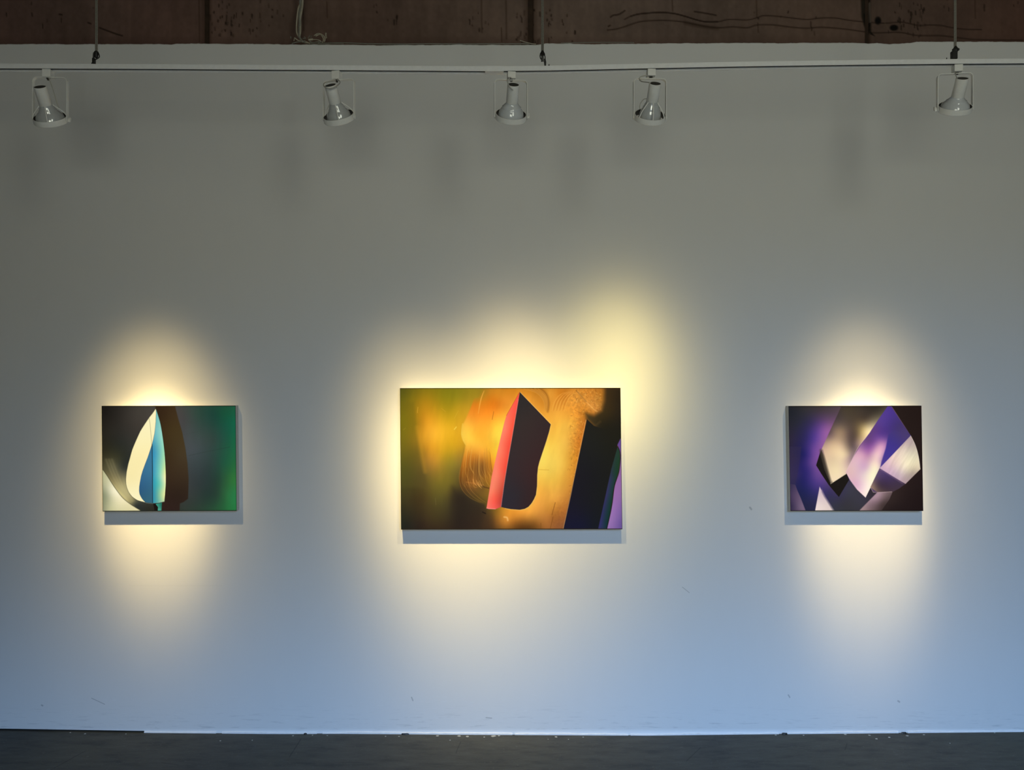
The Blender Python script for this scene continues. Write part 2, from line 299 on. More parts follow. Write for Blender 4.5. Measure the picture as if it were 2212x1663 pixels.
def paint_violet(corners, nx, ny):
    p = Picture(*quad_grid(corners, nx, ny), seed=11)
    p.img = p.field([(230,150,(32,34,42)),(400,150,(48,46,52)),(600,150,(64,54,62)),(750,200,(84,66,82)),(300,300,(40,40,54)),(450,300,(50,44,80)),(600,350,(104,68,134)),(650,400,(144,90,154)),
        (250,500,(44,38,62)),(400,500,(46,40,92)),(520,500,(86,60,142)),(600,550,(134,86,154)),(260,750,(46,38,68)),(400,700,(38,34,100)),(350,850,(40,34,96)),(500,650,(104,68,144)),
        (480,800,(100,66,136)),(430,900,(52,42,110)),(520,950,(92,64,132)),(300,950,(50,42,88)),(350,1000,(36,34,90)),(550,1050,(80,58,128)),(600,1150,(60,50,105)),(400,1150,(34,36,84)),(450,1300,(38,38,70)),(700,1150,(58,50,90)),(230,1000,(50,42,76))])
    p.shape([(350,600),(325,830),(275,1075),(190,1075),(190,600)], (52,44,74), 14, amount=.55)
    p.shape([(200,1060),(275,1072),(300,1140),(340,1230),(408,1405),(190,1405)], [(230,1100,(60,50,78)),(280,1200,(88,70,97)),(340,1350,(112,92,114)),(230,1350,(54,44,70))], 9)
    # black facet, then the grey-to-cream panel whose left edge melts into it
    p.shape([(592,640),(533,830),(600,940),(690,1075),(815,1224),(942,1010),(912,930),(760,900)], (25,21,19), 6)
    panel_pts = [(850,90),(1440,90),(1200,430),(1065,590),(985,750),(905,910),(906,937),(712,1062),(650,850),(595,645),(720,370)]
    F = p.field([(900,150,(70,60,48)),(1100,180,(66,56,48)),(1300,160,(60,54,46)),(1150,270,(84,70,56)),(800,280,(78,66,66)),(950,330,(86,72,62)),(750,400,(124,102,90)),(850,420,(152,126,100)),
        (950,430,(96,78,72)),(1000,500,(88,72,65)),(1045,430,(116,96,70)),(1120,400,(208,180,122)),(1180,400,(252,228,174)),(1100,500,(195,165,124)),(700,560,(194,164,134)),(850,600,(216,186,152)),
        (950,600,(120,100,90)),(1000,600,(104,87,87)),(900,700,(226,200,162)),(750,750,(226,199,162)),(650,650,(216,182,152)),(800,900,(244,222,178)),(900,850,(222,192,172)),(720,950,(242,217,178)),(960,750,(158,130,134)),(1060,560,(170,140,124)),(700,430,(96,74,84)),(640,560,(170,140,130))], 3.4, 24)
    d = p.sdf(panel_pts); soft = np.where((p.Y > 640) & (p.X < 740), 62.0, 7.0)
    p.put(F, np.clip(0.5 - d / soft, 0, 1))
    p.line([(595,650),(650,850),(705,1050)], (24,20,18), 22, 46, .75)
    p.shape([(815,1222),(942,1010),(1145,1232),(1205,1105),(1240,1165),(1292,1165),(1060,1405),(752,1405),(668,1195)],
        [(950,1150,(58,57,70)),(900,1300,(52,50,58)),(1100,1250,(56,54,66)),(1230,1150,(50,42,50)),(800,1350,(52,52,62)),(720,1260,(52,50,74)),(760,1190,(54,48,84))], 8)
    p.shape([(533,830),(600,940),(690,1075),(815,1224),(942,1010),(908,937),(712,1062),(640,900)], (25,21,19), 6)
    tri = [(577,1095),(640,1220),(757,1405),(518,1405)]
    d = p.sdf(tri); soft = np.where(p.X > 600, 34.0, 8.0)
    p.put(p.field([(570,1180,(214,190,195)),(580,1350,(236,216,206)),(690,1360,(225,205,195))]), np.clip(0.5 - d / soft, 0, 1))
    p.shape([(1465,90),(1860,80),(1880,1410),(1325,1410),(1440,1250),(1480,1160),(1640,1060),(1823,880),(1800,720),(1762,580),(1705,463)], [(1700,200,(34,24,22)),(1750,1200,(32,22,22)),(1500,1350,(36,26,26)),(1450,1250,(48,36,34))], 8)
    dia = [(1430,85),(1470,110),(1560,250),(1705,463),(1500,680),(1320,870),(1230,1060),(1146,1230),(1040,1130),(960,1020),(900,915),(1000,720),(1100,560),(1200,420),(1300,270)]
    p.shape(dia, [(1450,180,(76,54,142)),(1350,300,(84,60,142)),(1550,350,(66,52,110)),(1620,450,(72,58,112)),(1250,400,(96,62,126)),(1350,450,(90,58,138)),(1500,550,(64,52,132)),(1450,700,(66,54,142)),(1400,800,(78,60,140)),
        (1180,520,(104,68,122)),(1250,560,(132,84,152)),(1395,510,(118,80,150)),(1130,600,(140,90,152)),(1200,640,(160,100,166)),(1320,600,(218,164,192)),(1385,560,(178,122,178)),(1280,700,(242,202,202)),
        (1355,690,(212,162,194)),(1100,700,(216,162,187)),(1180,720,(190,140,172)),(1050,800,(222,182,197)),(1150,850,(212,172,197)),(1250,850,(252,236,202)),(1310,830,(240,208,200)),(980,900,(226,187,187)),
        (1100,950,(226,196,202)),(1220,950,(255,246,208)),(1060,1080,(226,182,202)),(1150,1100,(255,232,222)),(1150,1200,(255,236,222)),(1250,480,(104,66,140))], 7)
    p.shape([(1428,450),(1500,400),(1705,463),(1500,680),(1324,868),(1345,780),(1395,620)], [(1500,550,(64,52,132)),(1450,700,(66,54,144)),(1380,800,(74,58,140)),(1620,460,(72,58,112))], 20)
    wed = [(1705,465),(1735,520),(1762,582),(1785,650),(1802,725),(1814,800),(1823,880),(1640,1062),(1540,1005),(1320,868)]
    p.shape(wed, [(1680,550,(185,165,165)),(1600,650,(226,206,190)),(1720,700,(226,216,190)),(1500,800,(236,206,200)),(1650,850,(241,226,196)),(1785,850,(222,206,176)),(1450,880,(214,180,196)),(1550,950,(200,175,186)),(1620,1030,(182,156,162)),(1750,930,(172,156,142))], 6)
    p.img *= (1 + 0.16 * p.noise(30, 260, .5) * np.clip(0.5 - p.sdf(wed) / 10, 0, 1))[..., None]
    p.shape([(1318,868),(1540,1003),(1640,1062),(1560,1120),(1480,1160),(1290,1164),(1205,1102)], [(1350,950,(78,60,102)),(1450,1020,(66,50,82)),(1550,1060,(64,50,70)),(1400,1120,(66,50,62)),(1280,1080,(84,66,72)),(1245,1095,(140,114,102))], 8)
    p.line([(1335,885),(1450,955),(1600,1050)], (150,116,150), 10, 26, .5)
    p.shape([(1292,1165),(1480,1157),(1440,1250),(1330,1410),(1050,1410)], [(1300,1230,(162,132,142)),(1420,1190,(110,90,92)),(1200,1330,(130,106,112)),(1350,1300,(78,62,62)),(1130,1380,(152,127,127))], 12)
    p.line([(1208,1104),(1240,1166),(1292,1168),(1470,1158)], (205,180,175), 5, 5, .7, smooth=False)
    p.line([(1205,415),(1060,600),(985,745),(903,912)], (240,214,212), 4, 5, .7); p.line([(905,918),(960,1020),(1040,1130),(1146,1230)], (240,210,214), 4, 4, .6)
    p.line([(1322,868),(1705,465)], (200,170,205), 4, 4, .5); p.line([(1705,465),(1762,582),(1802,725),(1822,878)], (244,234,220), 4, 4, .7)
    p.line([(712,1062),(906,938)], (250,236,205), 4, 4, .6)
    edge_dark(p, corners, (14,12,16), 16, 14, 6)
    return p

def paint_concrete(x0, x1, y0, y1, nx, ny):
    """Old brown tilt-up concrete: rust tint, runs, scratches, two long wavy cracks (photo-sized units)."""
    p = Picture(*np.meshgrid(np.linspace(x0, x1, nx), np.linspace(y0, y1, ny)), seed=5)
    T = [(0,40,(108,84,69)),(250,40,(112,90,73)),(420,40,(116,88,71)),(520,40,(112,93,75)),(720,40,(110,88,70)),(900,40,(98,80,64)),(1100,40,(98,82,66)),(1250,40,(106,90,73)),(1400,40,(102,86,70)),(1600,40,(98,82,66)),(1800,40,(94,76,60)),(1950,40,(92,75,60)),(2100,40,(90,70,55)),(2212,40,(86,64,50))]
    p.img = p.field([(x, y, tuple(min(255, v * (1.20 if x > 800 else 1.05)) for v in (c[0], c[1], c[2] * 1.12))) for x, y, c in T], power=3.0, eps=60)
    p.img *= (1 + 0.22 * p.noise(160, 90) + 0.16 * p.noise(16, 120) + 0.12 * p.noise(7, 9))[..., None]
    r = p.rng
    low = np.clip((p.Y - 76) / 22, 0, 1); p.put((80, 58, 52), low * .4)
    def spots(cx, cy, sx, sy, n, dark=(44, 33, 26)):
        for _ in range(n):
            x, y = cx + sx * (r.rand() - .5), cy + sy * (r.rand() - .5); L = 2 + 9 * r.rand() ** 2
            p.line([(x, y), (x + r.randn() * .5, y + L)], dark, 1.6 + 1.8 * r.rand(), 1.8, .35 + .5 * r.rand())
    for a in ((500,48,110,60,34),(470,20,60,40,10),(590,25,60,60,10),(830,28,60,40,9),(1040,45,60,50,10),(1165,60,60,80,30),(1130,60,30,80,14),(1970,35,60,60,26),(1960,45,90,70,14),(2100,10,200,25,8),(1220,60,60,60,8),(1690,50,200,60,8),(120,40,240,70,7)): spots(*a)
    for x, y, L in ((706,4,34),(1093,0,84),(1634,0,38),(1452,0,24),(655,6,60),(430,0,90),(1083,60,30),(1040,0,70),(1637,50,20),(2106,0,40)): p.line([(x, y), (x + 1, y + L)], (56,42,32), 2.2, 2.5, .6)
    for pts in ([(215,60),(250,73),(264,77)],[(128,31),(134,32)],[(190,49),(196,51)],[(1319,37),(1325,33),(1337,31),(1350,23)],[(1500,25),(1520,28),(1547,33)],[(1314,57),(1318,55)]): p.line(pts, (44,32,25), 2.8, 2, .85)
    lo = [(1312,65),(1330,63),(1348,58),(1368,51),(1388,46),(1424,44),(1454,45),(1480,48),(1505,53),(1530,58),(1555,60),(1583,58),(1614,60),(1636,54),(1672,54),(1703,58),(1741,61),(1774,59),(1817,62),(1849,66),(1870,69),(1892,71),(1943,70),(1976,76),(2006,77),(2032,77),(2067,81),(2098,85),(2133,86),(2209,87)]
    hi = [(1349,42),(1363,35),(1383,30),(1424,27),(1454,29),(1479,35),(1505,43),(1525,47),(1550,47),(1576,42),(1614,43),(1636,38),(1649,34),(1677,35),(1703,38),(1743,42),(1773,39),(1804,39),(1829,43),(1854,46),(1905,50),(1943,48),(1956,49),(1984,55),(2006,54),(2032,55),(2052,59),(2082,63),(2120,64)]
    p.line(lo, (50,36,28), 2.2, 2.2, .85); p.line(hi, (46,32,25), 2.0, 2.0, .85)
    p.line(hi[1:9], (40,28,22), 2.6, 2, .8); p.line([(1480,49),(1510,56),(1550,61)], (56,42,32), 7, 6, .5)
    p.shape([(1859,-6),(1861,38),(1866,55),(1873,72),(1882,66),(1880,-6)], (36,32,24), 5, amount=.85)
    p.shape([(1866,30),(1868,55),(1875,68),(1880,55),(1878,30)], (14,12,10), 4)
    p.shape([(1878,60),(1882,70),(1890,78),(1880,74)], (18,16,13), 3)
    p.line([(1879,6),(1880,48)], (150,140,132), 2.6, 2, .8)
    p.put((16, 12, 10), p.soft_disc(1896.5, 44.5, 8.5, 10.5, .55)); p.put((16, 12, 9), p.soft_disc(1931, 60, 11, 8, .6))
    p.line([(1905,41),(1912,50),(1918,62)], (112,96,78), 2, 2, .5)
    for cx, w in ((446, 14), (1146, 18), (1875, 9)):
        m = np.clip(1 - np.abs(p.X - cx) / w, 0, 1) * .55
        p.put((48, 32, 22), m)
    return p
# ---------------------------------------------------------------- mesh helpers
class MB:
    def __init__(s): s.v = []; s.f = []
    def add(s, v, f):
        n = len(s.v); s.v += [tuple(p) for p in v]; s.f += [tuple(i + n for i in q) for q in f]; return s
    def box(s, c, d, M=None):
        x, y, z = (q / 2 for q in d); c = Vector(c)
        v = [Vector((i * x, j * y, k * z)) for i in (-1, 1) for j in (-1, 1) for k in (-1, 1)]
        v = [c + (M @ p if M else p) for p in v]
        return s.add(v, [(0, 1, 3, 2), (4, 6, 7, 5), (0, 4, 5, 1), (2, 3, 7, 6), (0, 2, 6, 4), (1, 5, 7, 3)])
    def lathe(s, prof, n=28, M=None, closed=False):
        v = []; f = []
        for r, z in prof:
            for k in range(n):
                a = 2 * math.pi * k / n
                p = Vector((r * math.cos(a), r * math.sin(a), z)); v.append(M @ p if M else p)
        m = len(prof)
        for i in range(m if closed else m - 1):
            j = (i + 1) % m
            for k in range(n):
                l = (k + 1) % n
                f.append((i * n + k, i * n + l, j * n + l, j * n + k))
        if not closed:
            if prof[0][0] > 1e-6: f.append(tuple(range(n))[::-1])
            if prof[-1][0] > 1e-6: f.append(tuple((m - 1) * n + k for k in range(n)))
        return s.add(v, f)
    def tube(s, pts, r, n=8, smooth=0):
        P = [Vector(p) for p in pts]
        if smooth:
            Q = []
            for i in range(len(P) - 1):
                a, b, c, d = P[max(i - 1, 0)], P[i], P[i + 1], P[min(i + 2, len(P) - 1)]
                for k in range(smooth):
                    t = k / smooth
                    Q.append(0.5 * ((2 * b) + (c - a) * t + (2 * a - 5 * b + 4 * c - d) * t * t + (3 * b - a - 3 * c + d) * t ** 3))
            P = Q + [P[-1]]
        v = []; f = []; nrm = None; m = len(P)
        for i in range(m):
            t = (P[min(i + 1, m - 1)] - P[max(i - 1, 0)]).normalized()
            if nrm is None: nrm = t.orthogonal().normalized()
            nrm = (nrm - t * nrm.dot(t)).normalized(); bn = t.cross(nrm)
            rr = r[i] if isinstance(r, (list, tuple)) else r
            for k in range(n):
                a = 2 * math.pi * k / n; v.append(P[i] + (nrm * math.cos(a) + bn * math.sin(a)) * rr)
        for i in range(m - 1):
            for k in range(n):
                l = (k + 1) % n; f.append((i * n + k, i * n + l, (i + 1) * n + l, (i + 1) * n + k))
        f.append(tuple(range(n))[::-1]); f.append(tuple((m - 1) * n + k for k in range(n)))
        return s.add(v, f)
    def strip(s, pts, wvec, thick):
        """Flat bar bent along pts; wvec is its width direction (full width), thick its thickness."""
        P = [Vector(p) for p in pts]; wv = Vector(wvec); v = []; f = []; m = len(P)
        for i in range(m):
            t = (P[min(i + 1, m - 1)] - P[max(i - 1, 0)]).normalized()
            nn = t.cross(wv.normalized()).normalized() * thick / 2
            v += [P[i] - wv / 2 - nn, P[i] + wv / 2 - nn, P[i] + wv / 2 + nn, P[i] - wv / 2 + nn]
        for i in range(m - 1):
            for k in range(4):
                l = (k + 1) % 4; f.append((i * 4 + k, i * 4 + l, i * 4 + 4 + l, i * 4 + 4 + k))
        f.append((3, 2, 1, 0)); f.append((m * 4 - 4, m * 4 - 3, m * 4 - 2, m * 4 - 1))
        return s.add(v, f)
    def sweep(s, prof, spine):
        """Closed (y, z) profile carried along a list of spine points."""
        n = len(prof); v = []; f = []
        for p in spine: v += [(p[0], p[1] + y, p[2] + z) for y, z in prof]
        for i in range(len(spine) - 1):
            for k in range(n):
                l = (k + 1) % n; f.append((i * n + k, i * n + l, (i + 1) * n + l, (i + 1) * n + k))
        f.append(tuple(range(n))[::-1]); f.append(tuple((len(spine) - 1) * n + k for k in range(n)))
        return s.add(v, f)
    def obj(s, name, m, parent=None, bevel=0, smooth=True, angle=35):
        o0 = parent.matrix_world.translation if parent is not None else Vector()
        me = bpy.data.meshes.new(name); me.from_pydata([tuple(Vector(p) - parent_origin(parent)) for p in s.v], [], s.f)
        bm = bmesh.new(); bm.from_mesh(me); bmesh.ops.recalc_face_normals(bm, faces=bm.faces); bm.to_mesh(me); bm.free()
        if smooth:
            me.polygons.foreach_set('use_smooth', [True] * len(me.polygons)); me.set_sharp_from_angle(angle=math.radians(angle))
        me.materials.append(m)
        o = bpy.data.objects.new(name, me); COL.objects.link(o); o.parent = parent
        if bevel:
            b = o.modifiers.new('bevel', 'BEVEL'); b.width = bevel; b.segments = 2; b.limit_method = 'ANGLE'; b.harden_normals = False
        return o

ORIGIN = {}
def parent_origin(p):
    t = Vector()
    while p is not None: t += ORIGIN.get(p.name, Vector()); p = p.parent
    return t
def thing(name, loc, label, cat, group=None):
    o = bpy.data.objects.new(name, None); COL.objects.link(o); o.empty_display_size = 0.05
    o.location = loc; ORIGIN[o.name] = Vector(loc)
    return tag(o, label, cat, group)
def tag(o, label, cat, group=None, kind=None):
    o['label'] = label; o['category'] = cat
    if group: o['group'] = group
    if kind: o['kind'] = kind
    return o
def struct(o, label=None, cat=None):
    o['kind'] = 'structure'
    if label: o['label'] = label
    if cat: o['category'] = cat
    return o

# ---------------------------------------------------------------- materials
class N:
    """Small wrapper for wiring shader nodes."""
    def __init__(s, name):
        s.m = bpy.data.materials.new(name); s.m.use_nodes = True; s.t = s.m.node_tree
        s.p = s.t.nodes['Principled BSDF']
    def new(s, kind, **k):
        n = s.t.nodes.new(kind)
        for a, b in k.items(): setattr(n, a, b)
        return n
    def link(s, a, b): s.t.links.new(a, b)
    def math(s, op, a, b=0.0, c=0.0, clamp=False):
        n = s.new('ShaderNodeMath', operation=op, use_clamp=clamp)
        for i, q in enumerate((a, b, c)):
            if hasattr(q, 'is_linked'): s.link(q, n.inputs[i])
            else: n.inputs[i].default_value = q
        return n.outputs[0]
    def noise(s, scale, vec=None, detail=3, rough=.55):
        n = s.new('ShaderNodeTexNoise'); n.inputs['Scale'].default_value = scale; n.inputs['Detail'].default_value = detail; n.inputs['Roughness'].default_value = rough
        if vec is not None: s.link(vec, n.inputs['Vector'])
        return n.outputs['Fac']
    def pos(s, scale=(1, 1, 1)):
        g = s.new('ShaderNodeNewGeometry'); mp = s.new('ShaderNodeMapping'); mp.inputs['Scale'].default_value = scale
        s.link(g.outputs['Position'], mp.inputs['Vector']); return mp.outputs[0]
    def mix(s, fac, a, b, mode='MIX'):
        n = s.new('ShaderNodeMix', data_type='RGBA', blend_type=mode)
        for q, i in ((fac, 0), (a, 6), (b, 7)):
            if hasattr(q, 'is_linked'): s.link(q, n.inputs[i])
            else: n.inputs[i].default_value = q if i == 0 else (*q, 1)
        return n.outputs[2]
    def range(s, v, a, b, c=0.0, d=1.0, smooth=False):
        n = s.new('ShaderNodeMapRange'); n.interpolation_type = 'SMOOTHSTEP' if smooth else 'LINEAR'
        s.link(v, n.inputs[0])
        for i, q in enumerate((a, b, c, d)): n.inputs[i + 1].default_value = q
        return n.outputs[0]
    def bump(s, h, strength=.2, dist=.002):
        b = s.new('ShaderNodeBump'); b.inputs['Strength'].default_value = strength; b.inputs['Distance'].default_value = dist
        s.link(h, b.inputs['Height']); s.link(b.outputs[0], s.p.inputs['Normal'])

def simple(name, col, rough=.5, metal=0.0, vary=.08, scale=60, coat=0.0, bump=0.0):
    n = N(name); f = n.noise(scale, n.pos(), 3)
    c = n.mix(n.range(f, .3, .7), tuple(q * (1 - vary) for q in col), tuple(min(1, q * (1 + vary)) for q in col))
    n.link(c, n.p.inputs['Base Color']); n.p.inputs['Roughness'].default_value = rough; n.p.inputs['Metallic'].default_value = metal
    if coat: n.p.inputs['Coat Weight'].default_value = coat; n.p.inputs['Coat Roughness'].default_value = .08
    if bump: n.bump(f, bump)
    return n.m

def seg_mask(n, xyz, a, b, w):
    """Mask of a thin scratch between two points of the wall (x, z)."""
    X, Z = xyz; ex, ez = b[0] - a[0], b[1] - a[1]; L2 = ex * ex + ez * ez
    t = n.math('ADD', n.math('MULTIPLY', n.math('SUBTRACT', X, a[0]), ex / L2), n.math('MULTIPLY', n.math('SUBTRACT', Z, a[1]), ez / L2), clamp=True)
    dx = n.math('SUBTRACT', n.math('SUBTRACT', X, a[0]), n.math('MULTIPLY', t, ex)); dz = n.math('SUBTRACT', n.math('SUBTRACT', Z, a[1]), n.math('MULTIPLY', t, ez))
    d = n.math('SQRT', n.math('ADD', n.math('MULTIPLY', dx, dx), n.math('MULTIPLY', dz, dz)))
    return n.range(d, w, w * .3)

def wall_material():
    n = N('white_wall_paint'); P = n.pos()
    s = n.new('ShaderNodeSeparateXYZ'); n.link(P, s.inputs[0]); X, Z = s.outputs['X'], s.outputs['Z']
    big = n.noise(1.1, P, 4); c = n.mix(n.range(big, .25, .75), (.775, .785, .785), (.80, .80, .79))
    grain = n.noise(9, n.pos((1, 1, .35)), 4); c = n.mix(n.math('MULTIPLY', n.range(grain, .45, .8), .05), c, (.62, .62, .62))
    # touched-up rectangle at the upper left and a faint horizontal seam
    def rect(x0, x1, z0, z1, e):
        return n.math('MULTIPLY', n.math('MULTIPLY', n.range(X, x0 - e, x0 + e), n.range(X, x1 + e, x1 - e)), n.math('MULTIPLY', n.range(Z, z0 - e, z0 + e), n.range(Z, z1 + e, z1 - e)))
    p0, p1 = W(280, 190), W(628, 218); c = n.mix(n.math('MULTIPLY', rect(-9, p1.x, p1.z, 9, .006), .28), c, (.84, .84, .83))
    p0, p1 = W(608, 218), W(640, 268); c = n.mix(n.math('MULTIPLY', rect(p0.x, p1.x, p1.z, p0.z, .02), .25), c, (.70, .70, .69))
    p0, p1 = W(280, 1264), W(480, 1266); c = n.mix(n.math('MULTIPLY', rect(p0.x, p1.x, p1.z, p0.z, .004), .07), c, (.5, .5, .5))
    # scuffs above the floor
    sc1 = n.noise(14, n.pos((.55, 1, 7)), 5, .62); low = n.range(Z, .17, .02)
    c = n.mix(n.math('MULTIPLY', n.math('MULTIPLY', n.range(sc1, .56, .66), low), .38), c, (.34, .36, .38))
    sc2 = n.noise(26, n.pos((.8, 1, 4)), 3); c = n.mix(n.math('MULTIPLY', n.math('MULTIPLY', n.range(sc2, .62, .70), n.range(Z, .3, .02)), .35), c, (.88, .90, .92))
    c = n.mix(n.range(Z, .030, .012), c, (.93, .94, .95))
    for (ax, ay, bx, by, w) in ((889, 1506, 892, 1513, .0045), (198, 1508, 226, 1521, .003), (1703, 1501, 1706, 1506, .005), (1620, 1096, 1623, 1100, .007), (1474, 1268, 1489, 1280, .0025), (90, 1523, 92, 1524, .006), (1940, 1514, 1943, 1516, .006), (1050, 1550, 1062, 1551, .004)):
        a, b = W(ax, ay), W(bx, by); c = n.mix(n.math('MULTIPLY', seg_mask(n, (X, Z), (a.x, a.z), (b.x, b.z), w), .5), c, (.22, .24, .26))
    n.link(c, n.p.inputs['Base Color']); n.p.inputs['Roughness'].default_value = .85; n.p.inputs['Specular IOR Level'].default_value = .25
    n.bump(n.noise(70, P, 4), .10, .002)
    return n.m

def floor_material():
    n = N('dark_sealed_concrete')
    a = n.noise(2.2, n.pos((1, 2.2, 1)), 5, .6); b = n.noise(9, n.pos((.6, 2.2, 1)), 6, .7); d = n.noise(60, n.pos((1, 1.5, 1)), 3)
    c = n.mix(n.range(a, .3, .7), FLOOR_A, FLOOR_B)
    g = n.noise(.55, n.pos((1, .2, 1)), 2); c = n.mix(n.range(g, .42, .62), c, FLOOR_C)
    c = n.mix(n.math('MULTIPLY', n.range(b, .48, .68), .55), c, (.022, .022, .024)); c = n.mix(n.math('MULTIPLY', n.range(b, .45, .3), .4), c, (.12, .12, .11))
    c = n.mix(n.math('MULTIPLY', n.range(d, .64, .72), .3), c, (.2, .2, .18))
    # hairline cracks
    s = n.new('ShaderNodeSeparateXYZ'); wob = n.new('ShaderNodeMix', data_type='VECTOR'); wob.inputs[0].default_value = .03
    nz = n.new('ShaderNodeTexNoise'); nz.inputs['Scale'].default_value = 9; n.link(n.pos(), wob.inputs[4]); n.link(nz.outputs['Color'], wob.inputs[5]); n.link(wob.outputs[1], s.inputs[0])
    def G(px, py): d = H_CAM * F / (py - CY); return ((px - CX) * d / F + .015, d - D_WALL + .015)
    for a, e, wd in (((150, 1662), (214, 1626), .004), ((640, 1634), (664, 1596), .004), ((374, 1648), (408, 1652), .004), ((990, 1624), (1000, 1600), .003), ((1470, 1640), (1500, 1612), .003), ((1800, 1620), (1806, 1606), .003)):
        c = n.mix(n.math('MULTIPLY', seg_mask(n, (s.outputs['X'], s.outputs['Y']), G(*a), G(*e), wd), .6), c, (.016, .016, .017))
    n.link(c, n.p.inputs['Base Color']); n.p.inputs['Roughness'].default_value = .62; n.p.inputs['Specular IOR Level'].default_value = .35
    n.bump(b, .25, .004)
    return n.m
FLOOR_A, FLOOR_B, FLOOR_C = (.060, .060, .052), (.080, .078, .066), (.082, .079, .058)

def colour_attr_material(name, rough, spec=.3, bump=0.0, bscale=400):
    n = N(name); a = n.new('ShaderNodeAttribute', attribute_name='paint'); n.link(a.outputs['Color'], n.p.inputs['Base Color'])
    n.p.inputs['Roughness'].default_value = rough; n.p.inputs['Specular IOR Level'].default_value = spec
    if bump: n.bump(n.noise(bscale, n.pos(), 2), bump, .0006)
    return n.m

M_wall = wall_material(); M_floor = floor_material()
M_side = simple('dark_grey_side_wall', (.20, .20, .20), .85)
M_ceil = simple('dark_timber_ceiling', (.16, .13, .10), .8, vary=.3, scale=6)
M_white = simple('white_powder_coat', (.82, .82, .79), .45, vary=.03)
M_track = simple('white_track_paint', (.82, .83, .84), .42, vary=.03)
M_slot = simple('track_slot_shade', (.03, .03, .03), .7)
M_socket = simple('dark_socket_inside', (.035, .034, .03), .6)
M_bulb = simple('grey_reflector_glass', (.55, .57, .58), .18, metal=.12, vary=.05, coat=1.0)
M_bulb2 = simple('frosted_white_bulb_glass', (.60, .63, .66), .18, vary=.03, coat=1.0)
M_cord = simple('grey_lamp_cord', (.46, .45, .41), .5)
M_steel = simple('dull_steel_cable', (.22, .21, .18), .45, metal=.25, vary=.2, scale=300)
M_black = simple('black_clamp_metal', (.012, .012, .011), .5)
M_wire = simple('beige_cable_jacket', (.44, .40, .31), .5)
M_wire2 = simple('grey_cable_jacket', (.21, .205, .17), .5)
M_lip = simple('clean_white_paint', (.92, .93, .94), .7, vary=.05, scale=30)
M_gesso = simple('primed_canvas_edge', (.60, .60, .57), .8, bump=.1, scale=400)
M_chip = simple('white_paint_chip', (.50, .49, .44), .8)
M_dark = simple('gap_shade', (.012, .011, .010), .9)
M_joint = simple('dark_brown_joint_filler', (.040, .022, .012), .9, vary=.3, scale=20)
M_frame = simple('grey_window_frame', (.30, .30, .30), .5)
lens = N('lamp_lens'); lens.p.inputs['Emission Color'].default_value = (1, .82, .5, 1); lens.p.inputs['Emission Strength'].default_value = 4.0
lens.p.inputs['Base Color'].default_value = (.9, .9, .85, 1); M_lens = lens.m

# ---------------------------------------------------------------- room shell
def interp(x, pts): return float(np.interp(x, [p[0] for p in pts], [p[1] for p in pts]))
FLOORLINE = [(-700, 1574), (0, 1577), (310, 1582), (600, 1584.5), (740, 1584), (1000, 1586), (1400, 1588), (1600, 1585.5), (1900, 1583), (2212, 1580), (2900, 1576)]
TOPLINE = [(-900, 95), (0, 95), (100, 94.3), (130, 95), (300, 94.4), (370, 95), (380, 93.8), (560, 94.2), (640, 95.5), (740, 96), (800, 97), (930, 96.4), (1000, 96), (1100, 96.5), (1140, 96.2), (1165, 95.5), (1180, 92.8), (1200, 94), (1250, 93.8), (1290, 95), (1320, 94), (1400, 93.4), (1500, 92.6), (1600, 92.2), (1750, 92), (1840, 92), (1880, 93.4), (1895, 92.2), (1922, 94.8), (1945, 92.6), (1968, 91.6), (1980, 89.6), (2030, 89.2), (2212, 89.6), (2900, 89.6)]
def px_of(x): return CX + x * F / D_WALL
def floor_z(x): return W(0, interp(px_of(x), FLOORLINE)).z
def top_z(x): return W(0, interp(px_of(x), TOPLINE)).z

rnd = random.Random(4)
mb = MB(); xs = np.linspace(X_L, X_R, 93); ys = list(np.linspace(Y_FRONT, -1.2, 18)) + list(np.linspace(-1.0, .3, 14))
for y in ys:
    k = min(1, max(0, (y + 3.0) / 2.0))
    for x in xs: mb.v.append((x, y, floor_z(x) * k))
nx = len(xs)
mb.f = [(j * nx + i, j * nx + i + 1, (j + 1) * nx + i + 1, (j + 1) * nx + i) for j in range(len(ys) - 1) for i in range(nx - 1)]
fl = struct(mb.obj('floor', M_floor, angle=60), 'dark grey worn concrete floor below the white picture wall', 'floor')

# the white picture wall: a thick board wall with a hand-cut top edge and a bottom that stops short of the floor at the left
mb = MB(); cols = list(np.arange(X_L, X_R + .001, .0095)); T = .12; ch = .004
x_gap = W(312, 0).x; jit = 0.0
for i, x in enumerate(cols):
    jit = .7 * jit + rnd.gauss(0, .0006)
    zt = top_z(x) + jit
    zb = floor_z(x) + (.0085 if x < x_gap else -.004)
    if x >= x_gap and rnd.random() < .012: zb += .012
    mb.v += [(x, 0, zb), (x, 0, zt - ch), (x, ch * .8, zt), (x, T, zt), (x, T, zb)]
for i in range(len(cols) - 1):
    a, b = i * 5, i * 5 + 5
    for k in range(5): l = (k + 1) % 5; mb.f.append((a + k, b + k, b + l, a + l))
mb.f += [(0, 1, 2, 3, 4), tuple((len(cols) - 1) * 5 + k for k in (4, 3, 2, 1, 0))]
wb = struct(mb.obj('wall_back', M_wall, smooth=False), 'tall white painted gallery wall with three paintings on it', 'wall')
# dark box painting in the shade of the gap below the raised left end
g = MB().box(((X_L + x_gap) / 2, .05, W(0, 1580).z + .004), (x_gap - X_L, .06, .03)).obj('gap_shade_box', M_dark, wb)

